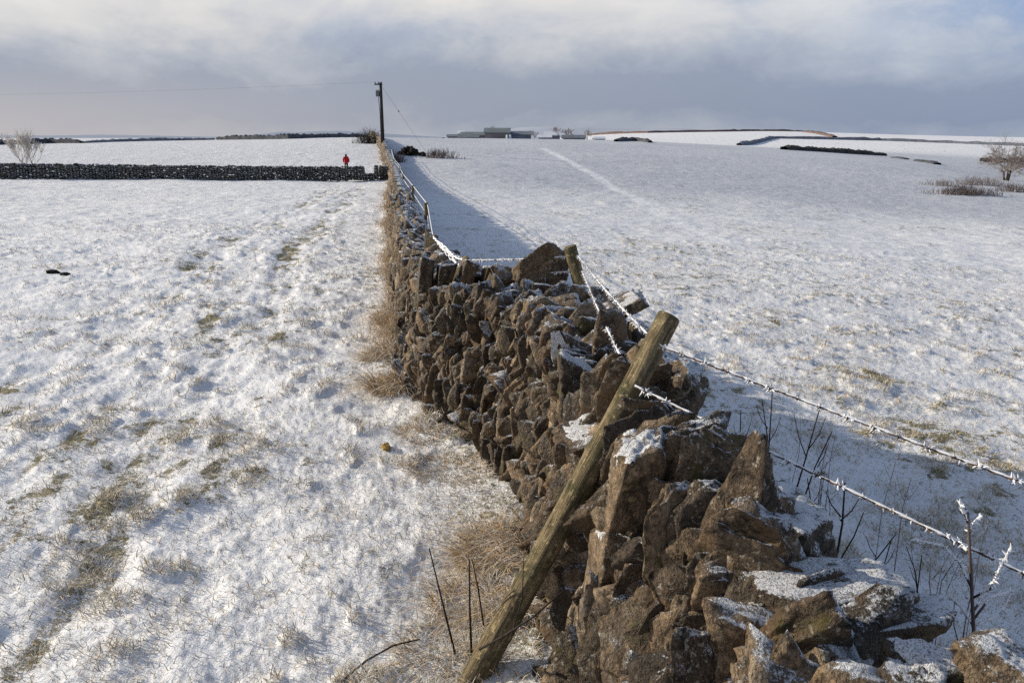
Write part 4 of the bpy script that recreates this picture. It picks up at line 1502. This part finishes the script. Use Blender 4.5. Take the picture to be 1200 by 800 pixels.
# ------------------------------------------------------------------ molehills, loose stone
M_SOIL = flat_mat("black_soil", (.018, .014, .012), .95, .5, 12)
for (px, py, s, lab) in [(62, 319.5, .13, "larger black molehill on the snowy left field"), (77, 321.5, .09, "smaller black molehill beside the larger one")]:
    h_ = hit(px, py, 5, 40)
    P, Q = rock(8, int(px), 14, 8, 1.4, .9)
    V = P * np.array([s, s * .8, s * .45])
    o = obj("molehill", mesh_np("molehill", V, [Q], True), M_SOIL, None, (h_[0], h_[1], zs(h_[0], h_[1]) + s * .12))
    tag(o, lab, "molehill")
M_OCHRE = flat_mat("ochre_stone", (.30, .19, .05), .8, .35, 30)
h_ = hit(452, 525, 2, 20)
P, Q = rock(8, 77, 6, 22)
o = obj("loose_stone", mesh_np("loose_stone", P * np.array([.034, .036, .026]), [Q], False), M_OCHRE, None, (h_[0], h_[1], zs(h_[0], h_[1]) + .02))
o.rotation_euler = (.3, .2, .5)
tag(o, "small ochre yellow stone lying alone on the snow", "stone")


# ------------------------------------------------------------------ power pole
pp = at(449, 173, 106); pp[2] = float(zbase(pp[0], pp[1]))
top_z = at(447, 97, 106)[2]
HP = top_z - pp[2]
pole = empty("power_pole", pp, "tall dark wooden power pole with transformer beside the wall", "power pole")
m = MB(); m.tube([(0, 0, -.5), (0, 0, HP * .5), (0, 0, HP)], [.24, .21, .17], 12); m.build("pole", M_POLE, pole, True)
m = MB(); m.box((-.28, 0, HP - .22), (1.0, .14, .16)); m.build("crossarm", M_POLE, pole)
M_CER = flat_mat("grey_insulator", (.16, .17, .2), .4, .1)
for x in (-.7, -.28, .1):
    m = MB(); m.tube([(x, 0, HP - .14), (x, 0, HP + .0), (x, 0, HP + .12)], [.05, .09, .04], 8); m.build("insulator", M_CER, pole, True)
M_TRF = flat_mat("grey_transformer", (.13, .14, .155), .6, .15)
m = MB(); m.box((-.42, 0, HP - 1.35), (.42, .42, .70)); tr = m.build("transformer", M_TRF, pole)
m = MB(); m.tube([(-.34, 0, HP - 1.0), (-.34, 0, HP - .85)], [.06, .04], 8); m.tube([(-.5, 0, HP - 1.0), (-.5, 0, HP - .85)], [.06, .04], 8); m.build("bushing", M_CER, tr, True)
m = MB(); m.box((-.22, 0, HP - 1.6), (.25, .12, .1)); m.build("bracket", M_POLE, pole)
m = MB(); m.tube([(-.36, 0, HP - 1.7), (-.28, -.05, HP * .66), (-.2, -.2, HP * .55), (-.2, -.2, 1.0)], .035, 6); m.build("down_cable", M_POLE, pole, True)
m = MB(); m.box((.0, -.22, 2.6), (.6, .05, .06)); m.build("step_bracket", M_POLE, pole)
# stay wire
ga = np.array([.1, 0, HP - .4]) + pp
gbp = hit(499, 165, 85, 160); gbp = at(499, 165, 108); gbp[2] = float(zbase(gbp[0], gbp[1]))
st = empty("stay_wire", gbp, "thin stay wire slanting from the pole top to the right field", "stay wire")
m = MB(); m.tube([np.zeros(3), ga - gbp], .012, 5); m.build("cable", M_WIRE, st, True)
mid = (ga - gbp) * .62
m = MB(); m.tube([mid - (ga - gbp) * .006, mid, mid + (ga - gbp) * .02], [.04, .10, .05], 8); m.build("insulator", M_CER, st, True)
for k_, x in enumerate((-.7, .1)):
    a = pp + np.array([x, 0, HP + .1])
    e = pp + np.array([-110 + x, 12, HP - .8])
    ln = MB(); C = spline([a, e], 2.5, .008); ln.tube(C - a, .0028, 4)
    o = ln.build("power_line", M_WIRE, None, True, a)
    tag(o, "faint overhead line running left from the power pole", "power line", "overhead lines from the pole")

# ------------------------------------------------------------------ person in red
M_RED = flat_mat("red_jacket", (.42, .010, .020), .7, .2, 10)
M_TRS = flat_mat("dark_trousers", (.03, .03, .04), .85, .2)
M_SKIN = flat_mat("skin", (.42, .25, .18), .6, .08)
M_HAIR = flat_mat("dark_hood", (.09, .012, .016), .8, .3)


def skin_mesh(name, pts, edges, rad, mat, parent, root=0, sub=2):
    me = bpy.data.meshes.new(name); me.from_pydata([tuple(p) for p in pts], edges, [])
    o = obj(name, me, mat, parent)
    md = o.modifiers.new("skin", 'SKIN')
    for v, r_ in zip(me.skin_vertices[0].data, rad): v.radius = (r_, r_) if not isinstance(r_, tuple) else r_
    me.skin_vertices[0].data[root].use_root = True
    s = o.modifiers.new("sub", 'SUBSURF'); s.levels = sub; s.render_levels = sub
    for p in me.polygons: p.use_smooth = True
    return o


pd = at(406, 195, 74); pd[2] = float(zbase(pd[0], pd[1]))
person = empty("person", pd, "walker in a red hooded jacket beyond the crossing wall", "person")
J = dict(pel=(0, 0, .93), sp=(0, .0, 1.15), ch=(0, .01, 1.36), nk=(0, .02, 1.50), hd=(0, .03, 1.60), ht=(0, .03, 1.72),
         sl=(-.18, 0, 1.43), el=(-.25, -.05, 1.17), wl=(-.24, .08, .95), sr=(.18, 0, 1.43), er=(.25, .02, 1.16), wr=(.23, -.12, .97),
         hl=(-.10, 0, .90), kl=(-.11, .14, .50), al=(-.11, .12, .09), tl=(-.11, -.04, .035), hr=(.10, 0, .90), kr=(.11, -.03, .49), ar=(.11, .16, .12), tr=(.11, .03, .04))
keys = list(J); ix = {k: i for i, k in enumerate(keys)}
E = [('pel', 'sp'), ('sp', 'ch'), ('ch', 'nk'), ('nk', 'hd'), ('hd', 'ht'), ('ch', 'sl'), ('sl', 'el'), ('el', 'wl'), ('ch', 'sr'), ('sr', 'er'), ('er', 'wr'), ('pel', 'hl'), ('hl', 'kl'), ('kl', 'al'), ('al', 'tl'), ('pel', 'hr'), ('hr', 'kr'), ('kr', 'ar'), ('ar', 'tr')]
rad = dict(pel=.13, sp=.12, ch=.13, nk=.055, hd=.10, ht=.07, sl=.06, el=.042, wl=.032, sr=.06, er=.042, wr=.032, hl=.09, kl=.06, al=.042, tl=.04, hr=.09, kr=.06, ar=.042, tr=.04)
skin_mesh("body", [J[k] for k in keys], [(ix[a], ix[b]) for a, b in E], [rad[k] for k in keys], M_TRS, person, 0)
jk = ['sp', 'ch', 'nk', 'sl', 'el', 'wl', 'sr', 'er', 'wr']
jp = [(0, 0, .82)] + [J[k] for k in jk]
ji = {k: i + 1 for i, k in enumerate(jk)}
je = [(0, 1), (1, 2), (2, 3), (2, 4), (4, 5), (5, 6), (2, 7), (7, 8), (8, 9)]
skin_mesh("jacket", jp, je, [.20, .185, .18, .08, .09, .065, .05, .09, .065, .05], M_RED, person, 0)
skin_mesh("hood", [(0, .02, 1.50), (0, .04, 1.61), (0, .045, 1.72)], [(0, 1), (1, 2)], [.10, .125, .085], M_HAIR, person, 0)


# ------------------------------------------------------------------ farm on the skyline
def gable(name, px, Y, w, d, wall_h, roof_h, mw, mr, label, cat="farm building", base_y=164, rz=0., win=0, chim=0):
    c = at(px, base_y, Y); c[2] = float(zbase(c[0], c[1])) if base_y is None else min(c[2], 2.0)
    g = float(zbase(c[0], c[1]))
    bz = min(g, c[2]) - c[2] - .5
    root = empty(name, c, label, cat, None, rz); wall_h *= .72; roof_h *= .7
    x, y = w / 2, d / 2
    V = [[-x, -y, bz], [x, -y, bz], [x, y, bz], [-x, y, bz], [-x, -y, wall_h], [x, -y, wall_h], [x, y, wall_h], [-x, y, wall_h], [-x, 0, wall_h + roof_h], [x, 0, wall_h + roof_h]]
    me = mesh_np("wall", np.array(V, float), [np.array([[0, 1, 5, 4], [2, 3, 7, 6]]), np.array([[1, 2, 6, 9, 5], [3, 0, 4, 8, 7]])], False)
    obj("wall", me, mw, root)
    o_ = .3
    V = [[-x - o_, -y - o_, wall_h - .1], [x + o_, -y - o_, wall_h - .1], [x + o_, 0, wall_h + roof_h + .12], [-x - o_, 0, wall_h + roof_h + .12], [-x - o_, y + o_, wall_h - .1], [x + o_, y + o_, wall_h - .1]]
    V2 = [[a, b, c_ + .18] for a, b, c_ in V]
    F4 = [[0, 1, 2, 3], [3, 2, 5, 4], [6, 9, 8, 7], [9, 10, 11, 8], [0, 6, 7, 1], [4, 5, 11, 10], [0, 3, 9, 6], [3, 4, 10, 9], [1, 7, 8, 2], [2, 8, 11, 5]]
    rf = obj("roof", mesh_np("roof", np.array(V + V2, float), [np.array(F4)], False), mr, root)
    for k in range(win):
        m = MB(); m.box((-x + w * (k + .5) / win, -y - .02, wall_h * .55), (w / win * .35, .08, wall_h * .3)); m.build("window", M_WIN, root)
    for k in range(chim):
        m = MB(); m.box(((-x + .6) if k == 0 else (x - .6), 0, wall_h + roof_h + .25), (.45, .45, .7)); m.build("chimney", mw, rf)
    return root


M_WIN = flat_mat("far_window", (.04, .045, .06), .4, .1)
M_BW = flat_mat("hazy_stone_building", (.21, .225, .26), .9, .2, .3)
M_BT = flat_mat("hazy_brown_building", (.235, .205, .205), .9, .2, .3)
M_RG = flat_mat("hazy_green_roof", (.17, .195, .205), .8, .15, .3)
M_RS = flat_mat("snowy_roof", (.62, .65, .70), .8, .08, .5)
M_RD = flat_mat("hazy_slate_roof", (.17, .185, .215), .8, .15, .5)  # slate paled like the other farm colours: distance haze painted in
FY = 235
PXM = FY / 965.
zb = lambda px, py: at(px, py, FY)
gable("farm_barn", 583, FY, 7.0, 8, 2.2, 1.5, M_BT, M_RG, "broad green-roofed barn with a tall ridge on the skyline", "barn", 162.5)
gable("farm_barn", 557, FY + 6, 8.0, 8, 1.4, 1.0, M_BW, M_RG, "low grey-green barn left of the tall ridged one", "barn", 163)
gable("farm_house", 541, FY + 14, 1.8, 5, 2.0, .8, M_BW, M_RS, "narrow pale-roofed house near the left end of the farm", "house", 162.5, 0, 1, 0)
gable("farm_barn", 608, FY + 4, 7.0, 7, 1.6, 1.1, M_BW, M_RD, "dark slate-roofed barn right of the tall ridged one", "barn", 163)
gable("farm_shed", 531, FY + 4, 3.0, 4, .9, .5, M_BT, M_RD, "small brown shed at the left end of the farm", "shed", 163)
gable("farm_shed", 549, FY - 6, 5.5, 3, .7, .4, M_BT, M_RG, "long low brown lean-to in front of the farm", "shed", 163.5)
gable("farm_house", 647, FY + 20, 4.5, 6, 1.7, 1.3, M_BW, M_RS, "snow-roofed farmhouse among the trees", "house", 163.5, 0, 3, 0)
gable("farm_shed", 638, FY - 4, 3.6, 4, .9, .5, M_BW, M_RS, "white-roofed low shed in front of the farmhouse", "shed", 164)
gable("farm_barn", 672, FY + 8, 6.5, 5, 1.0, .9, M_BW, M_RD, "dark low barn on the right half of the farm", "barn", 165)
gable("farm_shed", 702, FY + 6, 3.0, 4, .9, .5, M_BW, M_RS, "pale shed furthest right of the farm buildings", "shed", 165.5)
# silo pair
for k_, (px, lab) in enumerate([(594, "left pale gatepost-like silo by the farm"), (598, "right white slim silo by the farm")]):
    c = at(px, 163.5, FY - 14); m = MB(); m.tube([(0, 0, -1), (0, 0, 1.1), (0, 0, 1.25)], [.28, .28, .05], 10)
    o = m.build("silo", M_RS, None, True, c); tag(o, lab, "silo")
for k_, (px, hgt, lab) in enumerate([(654, 3.2, "bare pinkish tree beside the snow-roofed farmhouse"), (666, 2.4, "lower bare tree right of the farmhouse"), (688, 2.0, "scrubby bare tree near the end of the farm"), (626, 2.2, "bare tree between slate barn and farmhouse"), (575, 3.6, "bare tree rising behind the tall ridged barn")]):
    c = at(px, 164, FY + 10); c[2] = min(c[2], float(zbase(c[0], c[1])))
    tree("bare_tree", c, hgt + 1., lab, 40 + k_, stems=1, depth=3, spread=.8, trunk_r=.12, trunk_f=.3, mat_t=M_BRUSH, mat_c=M_TWIGF, minr=.035, up=.15)
strip_wall("field_wall", [(722, 166), (745, 165.5), (762, 167.5)], .8, 1.2, M_FARW, "dark bank at the right end of the farm on the brow", 150, 225)

# ------------------------------------------------------------------ light
SUN_EL, SUN_AZ = 21.5, -76.0     # azimuth from +Y, negative = to the left
sd_ = bpy.data.lights.new("sun", 'SUN'); sd_.energy = 5.0; sd_.angle = R(.55); sd_.color = (1., .895, .72)
so = bpy.data.objects.new("sun", sd_); link(so)
dv = Vector((math.sin(R(SUN_AZ)) * math.cos(R(SUN_EL)), math.cos(R(SUN_AZ)) * math.cos(R(SUN_EL)), math.sin(R(SUN_EL))))
so.rotation_euler = dv.to_track_quat('Z', 'Y').to_euler()
so.location = (-30, 20, 30)

w = bpy.data.worlds.new("World"); scn.world = w; w.use_nodes = True
nt = w.node_tree; nt.nodes.clear(); g = NT(nt)
out = g.node('ShaderNodeOutputWorld'); bg = g.node('ShaderNodeBackground')
nt.links.new(bg.outputs[0], out.inputs[0]); bg.inputs[1].default_value = .094
sky = g.node('ShaderNodeTexSky', sky_type='NISHITA'); sky.sun_disc = False
sky.sun_elevation = R(SUN_EL); sky.sun_rotation = R(SUN_AZ % 360); sky.air_density = 1.; sky.dust_density = 1.5
tc = g.node('ShaderNodeTexCoord').outputs['Generated']
nrm = g.node('ShaderNodeVectorMath', operation='NORMALIZE'); g.set(nrm.inputs[0], tc)
sx = g.node('ShaderNodeSeparateXYZ'); g.set(sx.inputs[0], nrm.outputs[0])
zz = sx.outputs[2]
n1 = g.noise(g.scalev(nrm.outputs[0], (1., 1., 2.2)), 3.2, 7, .55, .35)
n2_ = g.noise(g.scalev(nrm.outputs[0], (1., 1., 1.9)), 9.5, 8, .66, .3)
zw = g.math('ADD', zz, g.math('MULTIPLY', g.math('SUBTRACT', n1, .5), .15))
zw = g.math('ADD', zw, g.math('MULTIPLY', g.math('SUBTRACT', n2_, .5), .075))
S = lambda r_, g_, b_: tuple(10 * (((c / 255 + .055) / 1.055) ** 2.4) for c in (r_, g_, b_))
cl = g.ramp(g.mapr(zw, -.02, .40, 0, 1, False), [
    (0.0, S(190, 193, 200)), (.05, S(176, 182, 194)), (.11, S(157, 166, 184)), (.20, S(160, 169, 187)),
    (.265, S(188, 193, 204)), (.335, S(222, 221, 222)), (.42, S(242, 238, 234)), (.60, S(196, 203, 220)), (.8, S(186, 197, 219)), (1., S(172, 188, 218))])
# left horizon glows faintly warm, right is bluer and darker
lf = g.mapr(sx.outputs[0], .05, -.62)
hz = g.mapr(zz, .09, .0)
cl = g.mix(g.math('MULTIPLY', g.math('MULTIPLY', lf, hz), .7), cl, S(204, 198, 200))
rt_ = g.mapr(sx.outputs[0], -.1, .62)
cl = g.mix(g.math('MULTIPLY', rt_, .75), cl, g.mix(1., cl, (.74, .84, .98), 'MULTIPLY'))
# blue shows through thin cloud
thin_ = g.math('MULTIPLY', g.mapr(n1, .50, .36), g.mapr(zz, .05, .13))
thin_ = g.math('MULTIPLY', thin_, g.mapr(sx.outputs[0], .1, .5, .25, .8))
patch = g.math('MULTIPLY', g.math('MULTIPLY', g.mapr(sx.outputs[0], .30, .52), g.mapr(zz, .05, .13)), g.mapr(n2_, .62, .40, .35, .9))
thin_ = g.math('MAXIMUM', thin_, patch)
cl = g.mix(thin_, cl, S(150, 174, 212))
# overhead the cloud breaks up to the Nishita sky
br = g.math('MULTIPLY', g.mapr(zz, .2, .6), g.mapr(n1, .45, .6, .75, .25))
cl = g.mix(br, cl, sky.outputs[0])
cl = g.mix(.06, cl, sky.outputs[0])
g.set(bg.inputs[0], cl)

scn.render.engine = 'CYCLES'
scn.cycles.max_bounces = 5
scn.cycles.diffuse_bounces = 2
scn.cycles.use_denoising = False
print("blades", NG, "stones", len(stones))
